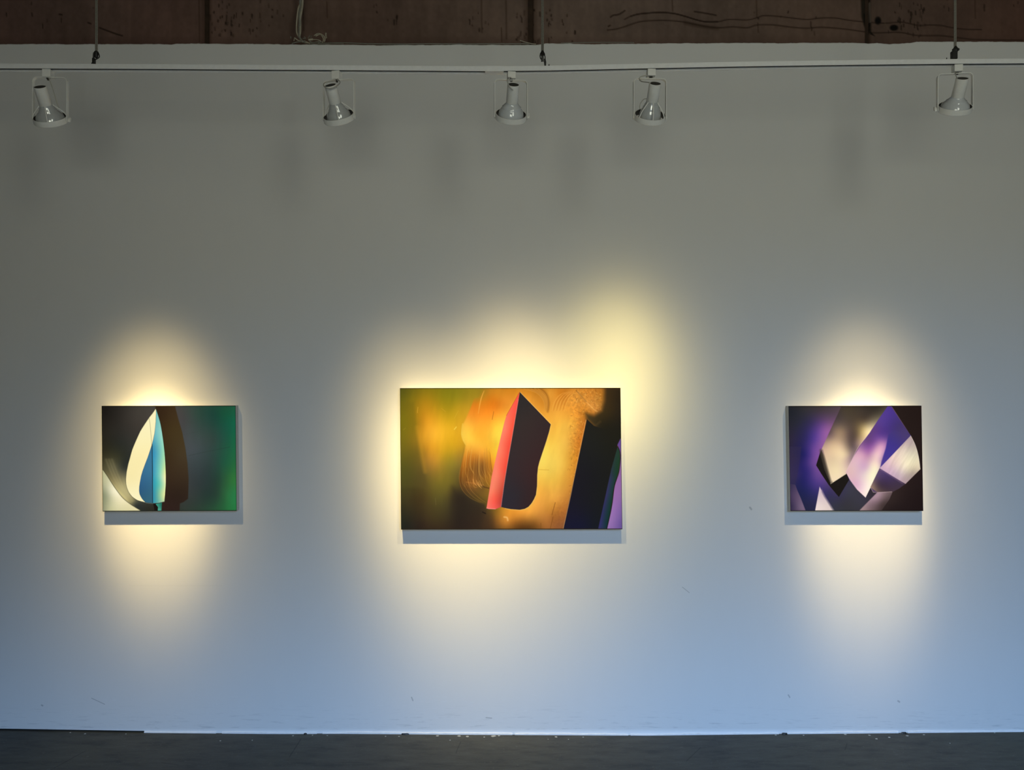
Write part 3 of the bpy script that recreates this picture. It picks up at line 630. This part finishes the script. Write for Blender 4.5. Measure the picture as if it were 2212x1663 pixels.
# ridge of clean paint where the board meets the floor
mb = MB(); spine = []
x = x_gap
pieces = [(312, 470), (480, 690), (697, 1108), (1112, 1360), (1362, 1686), (1700, 1944), (1960, 2212), (2215, 2700)]
for q, (a, b) in enumerate(pieces):
    P = []; h = .006
    for px in np.arange(a, b, 5.0):
        xx = W(px, 0).x; h = min(.0085, max(.003, h + rnd.gauss(0, .0007))); P.append((xx, h))
    n0 = len(mb.v)
    for xx, h in P:
        z = floor_z(xx) - .002
        mb.v += [(xx, .001, z), (xx, -.005, z), (xx, -.0045, z + h + .002), (xx, .001, z + h + .004)]
    for i in range(len(P) - 1):
        for k in range(4): l = (k + 1) % 4; mb.f.append((n0 + i * 4 + k, n0 + i * 4 + l, n0 + i * 4 + 4 + l, n0 + i * 4 + 4 + k))
    mb.f += [(n0, n0 + 1, n0 + 2, n0 + 3), tuple(len(mb.v) - 4 + k for k in (3, 2, 1, 0))]
struct(mb.obj('trim_1', M_lip, smooth=False), 'thin ridge of clean white paint along the wall base', 'trim')

# brown concrete panels above and behind the white wall
D_CON = 4.30; Y_CON = D_CON - D_WALL
back = struct(MB().box((0, Y_CON + .062, Z_CEIL / 2), (X_R - X_L + .4, .10, Z_CEIL)).obj('wall_rear', M_joint), 'stained brown concrete panel wall rising above the white wall', 'wall')
M_con = colour_attr_material('stained_brown_concrete', .85, .2, .35, 90)
joints = [(-680, 441.5), (450.5, 1141.5), (1151, 1870), (1877, 2900)]
def paint_mesh(name, P3, picture, mat, parent, light=(1, 1, 1)):
    """Grid mesh (rows x cols of points) carrying a picture in the colour attribute 'paint'."""
    ny, nx2, _ = P3.shape; me = bpy.data.meshes.new(name)
    o3 = np.array(parent_origin(parent)); co = (P3 - o3).reshape(-1, 3).astype(np.float32)
    i = np.arange(ny * nx2).reshape(ny, nx2)
    q = np.stack([i[:-1, :-1], i[1:, :-1], i[1:, 1:], i[:-1, 1:]], -1).reshape(-1, 4)
    me.vertices.add(len(co)); me.vertices.foreach_set('co', co.ravel()); me.loops.add(q.size); me.loops.foreach_set('vertex_index', q.ravel().astype(np.int32))
    me.polygons.add(len(q)); me.polygons.foreach_set('loop_start', np.arange(0, q.size, 4, dtype=np.int32)); me.update(calc_edges=True)
    lin = np.clip(srgb2lin(np.clip(picture, 0, 255)) / np.asarray(light, np.float32).reshape((ny, nx2, 3) if np.ndim(light) == 3 else (3,)), 0.0005, .92)
    at = me.color_attributes.new('paint', 'FLOAT_COLOR', 'POINT')
    at.data.foreach_set('color', np.concatenate([lin.reshape(-1, 3), np.ones((len(co), 1), np.float32)], 1).ravel().astype(np.float32))
    me.materials.append(mat); me.validate()
    o = bpy.data.objects.new(name, me); COL.objects.link(o); o.parent = parent
    return o
for a, b in joints:
    y0, y1 = -40, 130
    nx2 = int((b - a) / 2); ny2 = 86
    pic = paint_concrete(a, b, y0, y1, nx2, ny2)
    PX, PY = np.meshgrid(np.linspace(a, b, nx2), np.linspace(y0, y1, ny2))
    P3 = np.stack([(PX - CX) * D_CON / F, np.full(PX.shape, Y_CON), H_CAM + (CY - PY) * D_CON / F], -1)
    # chamfer: outermost columns and rows run back into the joint
    P3[:, 0, 1] += .03; P3[:, -1, 1] += .03; P3[:, 1, 0] = P3[:, 0, 0] + .004; P3[:, -2, 0] = P3[:, -1, 0] - .004
    paint_mesh('concrete_panel', P3, pic.img, M_con, back)

# side walls, ceiling, and the window wall behind the camera
struct(MB().box((X_L - .06, (Y_FRONT + .2) / 2, Z_CEIL / 2), (.12, .4 - Y_FRONT, Z_CEIL)).obj('wall_left', M_side, smooth=False))
struct(MB().box((X_R + .06, (Y_FRONT + .2) / 2, Z_CEIL / 2), (.12, .4 - Y_FRONT, Z_CEIL)).obj('wall_right', M_side, smooth=False))
struct(MB().box((0, (Y_FRONT - .1) / 2, Z_CEIL + .06), (X_R - X_L + .24, .9 - Y_FRONT, .12)).obj('ceiling', M_ceil, smooth=False))
mb = MB(); yc = Y_FRONT - .23; (a0, b0, c0, d0), (a1, b1, c1, d1) = WIN
for xa, xb, za, zb in ((X_L, a0, 0, Z_CEIL), (b0, a1, 0, Z_CEIL), (b1, X_R, 0, Z_CEIL), (a0, b0, 0, c0), (a0, b0, d0, Z_CEIL), (a1, b1, 0, c1), (a1, b1, d1, Z_CEIL)):
    mb.box(((xa + xb) / 2, yc, (za + zb) / 2), (xb - xa, .46, zb - za))
struct(mb.obj('wall_front', M_side, smooth=False))
for k, (a, b, z0, z1) in enumerate(WIN):
    m = MB(); y = Y_FRONT - .40; t = .05
    for c, d in ((((a + b) / 2, y, z0 + t / 2), (b - a, .06, t)), (((a + b) / 2, y, z1 - t / 2), (b - a, .06, t)), ((a + t / 2, y, (z0 + z1) / 2), (t, .06, z1 - z0)), ((b - t / 2, y, (z0 + z1) / 2), (t, .06, z1 - z0))): m.box(c, d)
    w = struct(m.obj('window_%d' % (k + 1), M_frame, smooth=False))

# ---------------------------------------------------------------- lighting track
TRACK_TOP = [(-560, 137.2), (0, 137.4), (250, 138.2), (500, 139.6), (800, 141.6), (1064, 143.4)], [(1064, 143.4), (1180, 142.0), (1400, 137.2), (1600, 133.2), (1800, 130.2), (2000, 128.0), (2212, 126.4), (2800, 125.0)]
TW, TH = .036, .0185
DF = D_TRACK - TW / 2                         # front face of the track
def track_top(px): return W(0, interp(px, TRACK_TOP[0] + TRACK_TOP[1][1:]), DF).z
def track_x(px): return W(px, 0, DF).x
tr = thing('lighting_track', (0, Y_TRACK, W(0, 143.4, DF).z), 'white lighting track hanging in front of the wall with five spotlights', 'lighting track')
h = TW / 2; sl = .0135
prof = [(-h, 0), (h, 0), (h, -TH - .0008), (sl, -TH - .0008), (sl, -TH + .0125), (-sl, -TH + .0125), (-sl, -TH), (-h, -TH)]
for seg in TRACK_TOP:
    a, b = seg[0][0], seg[-1][0]
    sp = []
    for px in np.linspace(a, b, 30): sp.append((track_x(px), Y_TRACK, track_top(px)))
    r_ = MB().sweep(prof, sp).obj('rail', M_track, tr, angle=30)
    MB().sweep([(-sl, -TH + .0124), (sl, -TH + .0124), (sl, -TH + .0078), (sl - .0008, -TH + .0078), (sl - .0008, -TH + .0116), (-sl, -TH + .0116)], [(p[0], p[1], p[2]) for p in sp]).obj('slot_shade_strip', M_slot, r_)  # dark strip puts the shade of the upper slot into colour
pa, pb = 1048, 1088
MB().sweep([(-h - .0012, .001), (h + .0012, .001), (h + .0012, -TH - .0016), (-h - .0012, -TH - .0016)], [(track_x(pa), Y_TRACK, track_top(pa)), (track_x(pb), Y_TRACK, track_top(pb))]).obj('rail_connector', M_track, tr)
for px in (193.3, 1186.3, 2050.3):
    x, z = track_x(px), track_top(px)
    MB().lathe([(.0058, 0), (.0052, .003), (.002, .0048), (.0017, .0125), (.0008, .014)], 12, Matrix.Translation((x, Y_TRACK, z - .0005))).obj('stud', M_black, tr)

# ---------------------------------------------------------------- steel cables that carry the track
def T3(px, py): return W(px, py, D_TRACK)
def cable(px, grip_top, grip_bot, label):
    p = T3(px, grip_top); base = Vector((track_x(px), Y_TRACK, track_top(px)))
    t = thing('suspension_cable', base, label, 'cable', 'steel cables that carry the lighting track')
    m = MB(); lx = p.x
    for s_ in (-1, 1): m.tube([(lx + s_ * .0028, Y_TRACK, p.z - .004), (lx + s_ * .0026, Y_TRACK, p.z + .15), (lx + s_ * .0026, Y_TRACK, Z_CEIL + .002)], .0028, 8)
    m.obj('cable_strand', M_steel, t)
    return t, m
def clamp(t, pts, r=.0028, name='clamp_wire', sm=5): return MB().tube([T3(*q) for q in pts], r, 8, sm).obj(name, M_black, t)
def grip(t, x0, y0, x1, y1, name='cable_grip', dy=.014):
    a, b = T3(x0, y0), T3(x1, y1); c = (a + b) / 2
    return MB().box(c, (abs(b.x - a.x), dy, abs(a.z - b.z))).obj(name, M_black, t, bevel=.0015)
t, _ = cable(208.3, 110, 0, 'steel cable at the left end of the lighting track, above the leftmost spotlight')
MB().lathe([(.0035, .012), (.0075, .008), (.0085, 0), (.006, -.016), (.003, -.019)], 12, Matrix.Translation(T3(208, 116))).obj('cable_grip', M_black, t)
clamp(t, [(205, 113), (202.6, 116), (202.2, 128)], .0034); clamp(t, [(211.5, 112), (214.5, 120), (213.8, 124), (209, 127.4), (205, 129)], .0022)
grip(t, 200.4, 126, 205.4, 138, 'hanger_clip')
t, _ = cable(1171.8, 113, 0, 'steel cable at the middle joint of the lighting track')
MB().lathe([(.004, .014), (.0105, .002), (.011, -.003)], 12, Matrix.Translation(T3(1171.8, 117))).obj('cable_grip', M_black, t)
clamp(t, [(1168.6, 116), (1166.6, 120), (1167.6, 126), (1169.4, 128)], .0020); clamp(t, [(1170.3, 118), (1170.1, 133.5)], .0022, 'cable_tail', 0); clamp(t, [(1173, 118), (1173, 133)], .0026, 'cable_tail', 0)
clamp(t, [(1174.5, 116), (1177, 121), (1177.6, 128)], .0020)
MB().tube([T3(1176.8, 127), T3(1177.4, 134), T3(1177.8, 142.6)], [.0035, .0048, .003], 10).obj('hanger_clip', M_black, t)
t, _ = cable(2063.3, 101, 0, 'steel cable at the right end of the lighting track, above the rightmost spotlight')
MB().lathe([(.0036, .014), (.0085, .006), (.0095, -.006), (.007, -.016)], 12, Matrix.Translation(T3(2064, 107))).obj('cable_grip', M_black, t)
MB().lathe([(.0055, -.005), (.0055, .005)], 12, Matrix.Translation(T3(2068.6, 107.5)) @ Matrix.Rotation(math.pi / 2, 4, 'X')).obj('grip_knob', M_black, t)
grip(t, 2055.2, 111, 2066, 128.4, 'hanger_clip', .02); grip(t, 2058, 105, 2066, 114, 'hanger_neck')

# ---------------------------------------------------------------- spotlights
def spotlight(label, adapter_px, adapter_bottom, pivot, aim, yoke_top, bulb, brad, c0, struts, beam, cords=(), knobs=(), roll=0.0, opening=0.0):
    pv = W(pivot[0], pivot[1], D_TRACK); ax = W(adapter_px, 0, D_TRACK).x
    tz = track_top(adapter_px) - TH
    t = thing('track_spotlight', (ax, Y_TRACK, tz), label, 'spotlight', 'white track spotlights')
    tgt = W(*aim); d = (tgt - pv).normalized()
    xa = Vector((d.y, -d.x, 0)).normalized(); za = -d; ya = za.cross(xa)
    R = Matrix((xa, ya, za)).transposed().to_4x4(); R.translation = pv
    L = lambda x, y, z: R @ Vector((x, y, z))
    zb = W(0, adapter_bottom, D_TRACK - .016).z
    yr = Matrix.Rotation(math.atan2(xa.y, xa.x), 4, 'Z')
    MB().box((ax, Y_TRACK, (tz + zb) / 2 - .0008), (.033, .033, tz - zb - .0008), yr.to_3x3()).obj('track_adapter', M_white, t, bevel=.0015)
    MB().lathe([(.0075, .001), (.0075, -.003), (.0045, -.003), (.0045, -.009)], 14, Matrix.Translation((ax, Y_TRACK, zb))).obj('stem', M_socket, t)
    # yoke: one bent flat bar
    hw = .0672; zt = W(0, yoke_top, D_TRACK - .006).z; rr = .016
    yc = Vector((pv.x, pv.y, 0)); pts = []
    pts.append(yc + xa * -hw + Vector((0, 0, pv.z - .010))); pts.append(yc + xa * -hw + Vector((0, 0, zt - rr - .03)))
    for k in range(7):
        a = math.pi - k * math.pi / 12; pts.append(yc + xa * (-hw + rr + rr * math.cos(a)) + Vector((0, 0, zt - rr + rr * math.sin(a))))
    for k in range(7):
        a = math.pi / 2 - k * math.pi / 12; pts.append(yc + xa * (hw - rr + rr * math.cos(a)) + Vector((0, 0, zt - rr + rr * math.sin(a))))
    pts.append(yc + xa * hw + Vector((0, 0, zt - rr - .03))); pts.append(yc + xa * hw + Vector((0, 0, pv.z - .010)))
    wd = Vector((-xa.y, xa.x, 0)) * .017
    MB().strip(pts, wd, .0028).obj('yoke', M_white, t, bevel=.0006)
    # gimbal ring
    MB().lathe([(.0640, .011), (.0645, -.010), (.0625, -.0125), (.0605, -.0115), (.0612, .0105)], 48, R, closed=True).obj('ring', M_white, t)
    MB().lathe([(.0608, .0102), (.0602, .0102), (.0597, -.0112), (.0603, -.0112)], 40, R, closed=True).obj('ring_liner', M_socket, t)
    # reflector bulb
    if bulb == 0: prof = [(.002, -.006), (.057, -.006), (.0585, -.001), (.0565, .010), (.0520, .020), (.0455, .030), (.0405, .036), (.0350, .041), (.0345, .046), (.0300, .053), (.0285, .060), (.0250, .066), (.0245, .074), (.002, .074)]
    else: prof = [(.002, -.006), (.057, -.006), (.0590, 0), (.0580, .011), (.0540, .024), (.0475, .036), (.0420, .043), (.0395, .0455), (.0390, .050), (.0330, .056), (.0290, .063), (.0250, .068), (.0245, .074), (.002, .074)]
    zs = c0 / .066; prof = [(r_, z_ * zs if z_ > 0 else z_) for r_, z_ in [(r_ if z_ > .045 else .0345 + (r_ - .0345) * (brad - .0345) / .0245 if r_ > .0345 else r_, z_) for r_, z_ in prof]]
    bo = MB().lathe(prof, 48, R).obj('bulb', M_bulb2 if bulb else M_bulb, t, angle=50)
    MB().lathe([(.002, -.0068), (brad - .006, -.0068), (brad - .006, -.0058), (.002, -.0058)], 32, R).obj('lens', M_lens, bo)
    # lamp-holder tube, open at the back
    c1 = c0 + .078
    MB().lathe([(.0228, c0), (.0238, c0 + .0015), (.0238, c1 - .001), (.0230, c1), (.0216, c1), (.0214, c1 - .010), (.0214, c0)], 36, R, closed=True).obj('lamp_holder', M_white, t)
    MB().lathe([(.002, c1 - .0014), (.0213, c1 - .0014), (.0213, c1 - .008), (.002, c1 - .008)], 28, R).obj('holder_inside', M_socket, t)
    for a in struts:
        ca, sa = math.cos(math.radians(a)), math.sin(math.radians(a))
        MB().tube([L(ca * q, sa * q, z * zs) for q, z in ((.0235, .074), (.027, .068), (.040, .052), (.053, .034), (.0605, .018), (.0625, .004))], .0022, 8, 4).obj('strut', M_white, t)
    # pivots
    for s_ in (-1, 1):
        k = [q for q in knobs if q[0] == s_]
        P0 = pv + xa * s_ * .064
        Mx = Matrix((Vector((0, 0, 1)), ya.normalized(), xa * s_)).transposed().to_4x4(); Mx.translation = P0
        if k and k[0][1] == 'round': pr = [(.0035, -.002), (.0035, .006), (.0085, .0065), (.0098, .009), (.0098, .0135), (.0085, .0155), (.003, .0165)]
        elif k and k[0][1] == 'wing': pr = [(.003, -.002), (.003, .008), (.0055, .0085), (.006, .012), (.002, .0135)]
        else: pr = [(.003, -.002), (.003, .0046), (.0048, .0048), (.0048, .0065), (.002, .0075)]
        MB().lathe(pr, 20, Mx).obj('pivot_knob', M_white, t)
        if k and k[0][1] == 'wing':
            MB().box(P0 + xa * s_ * .0105 + Vector((0, 0, .009)), (.0026, .007, .012)).obj('wing', M_white, t, bevel=.001)
    for c in cords:
        r_ = c[0]; pts = []
        for q in c[1:]:
            pts.append(W(q[0], q[1], D_TRACK + q[2]) if len(q) == 3 else L(*q[:3]))
        MB().tube(pts, r_, 8, 6).obj('cord', M_cord, t)
    # the light itself: a soft-edged reflector beam
    b_aim, b_k, b_s, b_p, b_spill, b_col = beam
    ld = bpy.data.lights.new('spot_beam', 'SPOT'); ld.energy = b_k * 4 * math.pi * math.pi / .79; ld.color = b_col; ld.spot_size = math.radians(150); ld.spot_blend = .4; ld.shadow_soft_size = .035
    ld.use_nodes = True; ln = ld.node_tree; em = [n for n in ln.nodes if n.type == 'EMISSION'][0]
    tcn = ln.nodes.new('ShaderNodeTexCoord'); dp = ln.nodes.new('ShaderNodeVectorMath'); dp.operation = 'NORMALIZE'; ln.links.new(tcn.outputs['Normal'], dp.inputs[0])
    sp = ln.nodes.new('ShaderNodeSeparateXYZ'); ln.links.new(dp.outputs[0], sp.inputs[0])
    def mth(op, a, b=None):
        n = ln.nodes.new('ShaderNodeMath'); n.operation = op
        for i, q in enumerate((a, b)):
            if q is None: continue
            if hasattr(q, 'is_linked'): ln.links.new(q, n.inputs[i])
            else: n.inputs[i].default_value = q
        return n.outputs[0]
    ang = mth('ARCCOSINE', mth('MINIMUM', mth('ABSOLUTE', sp.outputs['Z']), .9999999))
    def bell(sg, p_): return mth('EXPONENT', mth('MULTIPLY', mth('POWER', mth('DIVIDE', ang, sg), p_), -1.0))
    tot = mth('ADD', bell(b_s, b_p), mth('MULTIPLY', bell(b_s * 1.75, 3.0), b_spill))
    ln.links.new(tot, em.inputs['Strength'])
    lo = bpy.data.objects.new('spot_beam', ld); COL.objects.link(lo); lo.parent = t
    src = L(0, 0, -.014); bd = (src - W(*b_aim)).normalized()
    Rl = bd.to_track_quat('Z', 'Y').to_matrix().to_4x4(); Rl.translation = src - parent_origin(t); lo.matrix_local = Rl
    return t
spotlight('leftmost spotlight on the track, aimed at the painting with the cream flame shape', 104, 165, HEADS[0], (308, 862), 167, 0, .056, .053, (200, 285, 20), BEAMS[0],
    cords=[(.0018, (106, 168, 0), (107, 172, -.006), (115, 195, -.004), (123, 222, .0), (128, 234, .01))], knobs=((1, 'round'), (-1, 'flat')))
spotlight('second spotlight from the left, hanging alone left of the rail joint, tilted with wire struts', 727.8, 169.5, HEADS[1], (892, 845), 172.5, 0, .051, .053, (170, 290, 20), BEAMS[1],
    cords=[(.0022, (729, 171, -.02), (734.5, 178, -.06), (725, 187, -.105), (711, 191, -.112), (700.5, 187, -.095), (700, 180, -.06), (711, 176, -.03), (724, 173, -.01))])
spotlight('middle spotlight beside the rail joint, its cord looped onto the front of its tube', 1104.6, 168, HEADS[2], (1058, 812), 172.5, 1, .053, .051, (), BEAMS[2],
    cords=[(.0022, (1105, 169, -.02), (1099, 167.5, -.06), (1096, 172, -.10), (1098, 182, -.112), (1103, 190, -.114), (1108, 194.5, -.103)), (.0016, (1106, 172, -.02), (1103, 167, -.05), (1100, 170, -.06), (1105, 175, -.05))], knobs=((1, 'wing'), (-1, 'flat')))
spotlight('fourth spotlight from the left, with a loop of cord above its tube and wire struts', 1406, 162.5, HEADS[3], (1312, 815), 169.5, 0, .046, .058, (215, 270, 325), BEAMS[3],
    cords=[(.0022, (1406, 164, 0), (1396, 163, -.01), (1384, 166, -.014), (1381, 171, -.014), (1386, 176, -.03), (1396, 177.5, -.06), (1405, 179, -.085)), (.0016, (1397, 213, -.016), (1390, 215, -.02), (1383, 225, -.02), (1381.5, 236, -.01))], knobs=((1, 'flat'), (-1, 'flat')))
spotlight('rightmost spotlight on the track, aimed at the purple painting', 2067.5, 153, HEADS[4], (1896, 880), 158.5, 1, .056, .041, (), BEAMS[4],
    cords=[(.0014, (2065, 155, 0), (2064.5, 162, -.04), (2068, 169, -.075))], knobs=((-1, 'round'), (1, 'flat')))

# ---------------------------------------------------------------- paintings
def arriving_light(P3):
    """Light that reaches points near the wall: daylight plus the five beams. Dividing the photographed colours by it gives the paint's own colours."""
    P = np.asarray(P3, float); out = np.array((.21, .245, .265)) + np.clip(P[..., :1] + .4, 0, 3) * np.array((.012, .025, .055))
    for (px, py), (aim, k, s, p_, spill, col) in zip(HEADS, BEAMS):
        lp = np.array(W(px, py, D_TRACK)); d0 = np.array(W(*aim)) - lp; d0 /= np.linalg.norm(d0)
        lp = lp + d0 * .014; v = P - lp; r = np.linalg.norm(v, axis=-1); th = np.arccos(np.clip((v @ d0) / r, -1, 1))
        f = np.exp(-(th / s) ** p_) + spill * np.exp(-(th / (1.75 * s)) ** 3)
        out += (k / .79 * f * (v[..., 1] / r) / r ** 2)[..., None] * np.array(col)
    return out
def painting(label, Zmap, corners, fn, nx2, ny2, depth=.039):
    x0, y0, k = Zmap; C = [(x0 + a / k, y0 + b / k) for a, b in corners]
    u, v = np.meshgrid(np.linspace(0, 1, nx2), np.linspace(0, 1, ny2))
    PX, PY = quad_grid(C, nx2, ny2)
    d = D_WALL - depth
    P3 = np.stack([(PX - CX) * d / F, np.full(PX.shape, -depth), H_CAM + (CY - PY) * d / F], -1)
    c = W((C[0][0] + C[2][0]) / 2, max(C[2][1], C[3][1]), d); t = thing('painting', (c.x, 0, c.z), label, 'painting', 'abstract paintings on the white wall')
    pic = fn(corners, nx2, ny2)
    paint_mesh('painted_face', P3, pic.img, M_art, t, arriving_light(P3) * PAINT_GAIN)
    q = [Vector(P3[0, 0]), Vector(P3[0, -1]), Vector(P3[-1, -1]), Vector(P3[-1, 0])]
    b = [p.copy() for p in q]
    for p in b: p.y = -.001
    MB().add(q + b, [(0, 1, 5, 4), (1, 2, 6, 5), (2, 3, 7, 6), (3, 0, 4, 7), (4, 5, 6, 7)]).obj('canvas_edge', M_gesso, t, smooth=False)
    return t
M_art = colour_attr_material('oil_paint_on_canvas', .6, .05, .08, 500)
PAINT_GAIN = 1.0
painting('left painting, a cream and teal flame shape on dark green', (200, 860, 5.735), [(112, 95), (1772, 92), (1785, 1395), (125, 1402)], paint_flame, 440, 346)
painting('large middle painting, a dark blade shape with a red edge on amber', (840, 810, 4.1736), [(100, 118), (2088, 115), (2105, 1390), (110, 1393)], paint_amber, 720, 461)
painting('right painting, overlapping purple, pink and black facets', (1670, 860, 5.735), [(190, 97), (1838, 92), (1860, 1397), (215, 1397)], paint_violet, 440, 346)

# ---------------------------------------------------------------- loose cables on top of the white wall
D_B = D_WALL + .085
def B(px, py, dy=0.0): return W(px, py, D_B + dy)
def Z16(x, y, dy=0.0): return B(600 + x / 15.8, y / 15.8, dy)
t = thing('cable_bundle', B(655, 92), 'bundle of old beige cables hanging down onto the top of the white wall', 'cable')
top = -95
for pts, r, m in (
    ([(720, -1500), (740, -400), (755, 100), (700, 300), (660, 600), (640, 900), (650, 1120), (720, 1260), (820, 1370), (900, 1450), (1100, 1490)], .0042, M_wire),
    ([(760, -1500), (770, -300), (765, 200), (735, 500), (745, 760), (745, 1000), (730, 1150), (745, 1280), (850, 1420)], .0068, M_wire2),
    ([(850, -1500), (850, -300), (845, 150), (810, 400), (770, 640), (775, 900), (770, 1100), (750, 1250), (800, 1400), (880, 1440)], .0055, M_wire),
    ([(790, -1500), (800, -300), (800, 100), (770, 400), (730, 700), (710, 1000), (725, 1200)], .0035, M_wire2)):
    MB().tube([Z16(x, y, (i % 3) * .004) for i, (x, y) in enumerate(pts)], r, 8, 6).obj('cable_strand', m, t)
for pts, r, m in (
    ([(860, 1440), (700, 1380), (600, 1310), (575, 1290)], .0032, M_wire), ([(575, 1290), (550, 1400)], .0024, M_wire), ([(445, 1240), (450, 1310)], .0036, M_wire2),
    ([(480, 1485), (650, 1440), (850, 1410), (940, 1385)], .0030, M_wire2), ([(870, 1430), (1000, 1450), (1180, 1500), (1500, 1500), (1900, 1480), (2250, 1480)], .0034, M_wire2),
    ([(1040, 1360), (1200, 1350), (1400, 1370), (1480, 1420), (1540, 1450)], .0030, M_wire), ([(1540, 1440), (1560, 1350), (1530, 1260), (1490, 1220)], .0034, M_wire),
    ([(1240, 1220), (1340, 1160), (1420, 1150), (1520, 1190), (1600, 1270), (1610, 1360), (1590, 1420)], .0034, M_wire), ([(1290, 1240), (1400, 1185), (1470, 1180)], .0030, M_wire),
    ([(1645, 1120), (1640, 1210), (1660, 1290)], .0042, M_wire), ([(900, 1250), (950, 1310), (850, 1310)], .0026, M_wire2), ([(1100, 1210), (1030, 1310)], .0028, M_wire2), ([(1150, 1220), (1130, 1300)], .0022, M_wire2),
    ([(930, 1430), (1000, 1450), (1100, 1490)], .0046, M_wire), ([(1080, 1420), (1180, 1450), (1300, 1440), (1420, 1420)], .0036, M_wire2), ([(1350, 1500), (1450, 1440), (1560, 1430)], .0032, M_wire2), ([(1050, 1365), (1200, 1345)], .0060, M_wire)):
    MB().tube([Z16(x, y, -.012 + .006 * (i % 2)) for i, (x, y) in enumerate(pts)], r, 6, 5).obj('wire_end', m, t)
m = MB().tube([B(px, py) for px, py in ((690, 94), (735, 92.6), (800, 94.6), (860, 95.2), (930, 94.6), (1000, 95), (1060, 94.6), (1110, 94.6), (1144, 94.4))], .0034, 6, 5).obj('loose_cable', M_wire2)
tag(m, 'thin grey cable lying along the top edge of the white wall', 'cable')
m = MB().tube([B(px, py) for px, py in ((1123, 87.2), (1136, 91.4), (1150, 94.6), (1158, 95.4))], .0024, 6, 5).obj('loose_wire', M_wire)
tag(m, 'short pale wire end sticking up beside the middle concrete joint', 'wire')
m = MB().tube([B(px, py) for px, py in ((1212, 93), (1262, 91.8), (1310, 91.4), (1370, 92))], .0022, 6, 4).obj('loose_wire', M_wire2)
tag(m, 'thin wire lying on the wall top right of the middle steel cable', 'wire')

# ---------------------------------------------------------------- flecks and crumbs along the wall base
def fleck_mesh(spots, r0):
    m = MB()
    for px, py, w in spots:
        d = H_CAM * F / (py - CY); x = (px - CX) * d / F; y = min(d - D_WALL, -.012); z = floor_z(x) * min(1, max(0, (y + 3) / 2))
        if (py - CY) and y > -.0121: pass
        n = 6; rr = w * d / F / 3.4; a0 = rnd.random() * 6
        top_ = [(x + rr * (0.7 + .6 * rnd.random()) * math.cos(a0 + k), y + rr * .8 * (0.7 + .6 * rnd.random()) * math.sin(a0 + k), z + .0012) for k in (0, 1.05, 2.1, 3.1, 4.2, 5.2)]
        bot = [(p[0], p[1], z - .001) for p in top_]
        m.add(top_ + bot, [tuple(range(6))] + [(k, (k + 1) % 6, 6 + (k + 1) % 6, 6 + k) for k in range(6)])
    return m
fl1 = [(152, 1588, 7), (184, 1590, 7), (272, 1589, 6), (476, 1602, 7), (545, 1600, 6), (633, 1590, 8), (675, 1589, 6), (707, 1590, 5), (833, 1591, 6), (862, 1591, 6), (945, 1589, 10), (972, 1598, 6), (992, 1589, 14), (1010, 1590, 12), (1046, 1591, 7), (1066, 1589, 16), (1078, 1588, 8), (1184, 1595, 4), (1201, 1590, 12), (1228, 1595, 5), (1260, 1590, 6), (1736, 1589, 6), (1676, 1588, 8), (1826, 1588, 10), (1878, 1590, 9), (1893, 1598, 10), (1921, 1595, 9), (1960, 1592, 10), (1996, 1590, 8), (2148, 1587, 5), (2052, 1609, 4)]
o = fleck_mesh(fl1, 1).obj('paint_flecks', M_chip, smooth=False); tag(o, 'scattered white paint flecks on the dark floor along the wall base', 'paint flecks', kind='stuff')
def crumb(px, py, w, h, label):
    p = W(px, py, D_WALL - .008); z = floor_z(p.x); n = 9
    ring = [(p.x + w * .00244 * .5 * math.cos(2 * math.pi * k / n) * (.8 + .4 * rnd.random()), p.y + .006 * math.sin(2 * math.pi * k / n)) for k in range(n)]
    v = [(a, b, z - .001) for a, b in ring] + [(p.x + (a - p.x) * .75, p.y + (b - p.y) * .6, z + h * .00244 * (.7 + .4 * rnd.random())) for a, b in ring]
    f = [(k, (k + 1) % n, n + (k + 1) % n, n + k) for k in range(n)] + [tuple(range(n))[::-1], tuple(range(n, 2 * n))]
    o = MB().add(v, f).obj('debris_crumb', M_black, smooth=False); tag(o, label, 'debris')
crumb(1694, 1583, 14, 3.5, 'dark crumb at the wall base below the left corner of the purple painting')
crumb(1953, 1581, 12, 3.0, 'dark crumb at the wall base below the right corner of the purple painting')
crumb(660, 1582, 8, 2.4, 'dark crumb at the wall base between the left and middle paintings')
crumb(875, 1583, 18, 2.5, 'long dark crumb at the wall base below the left corner of the amber painting')
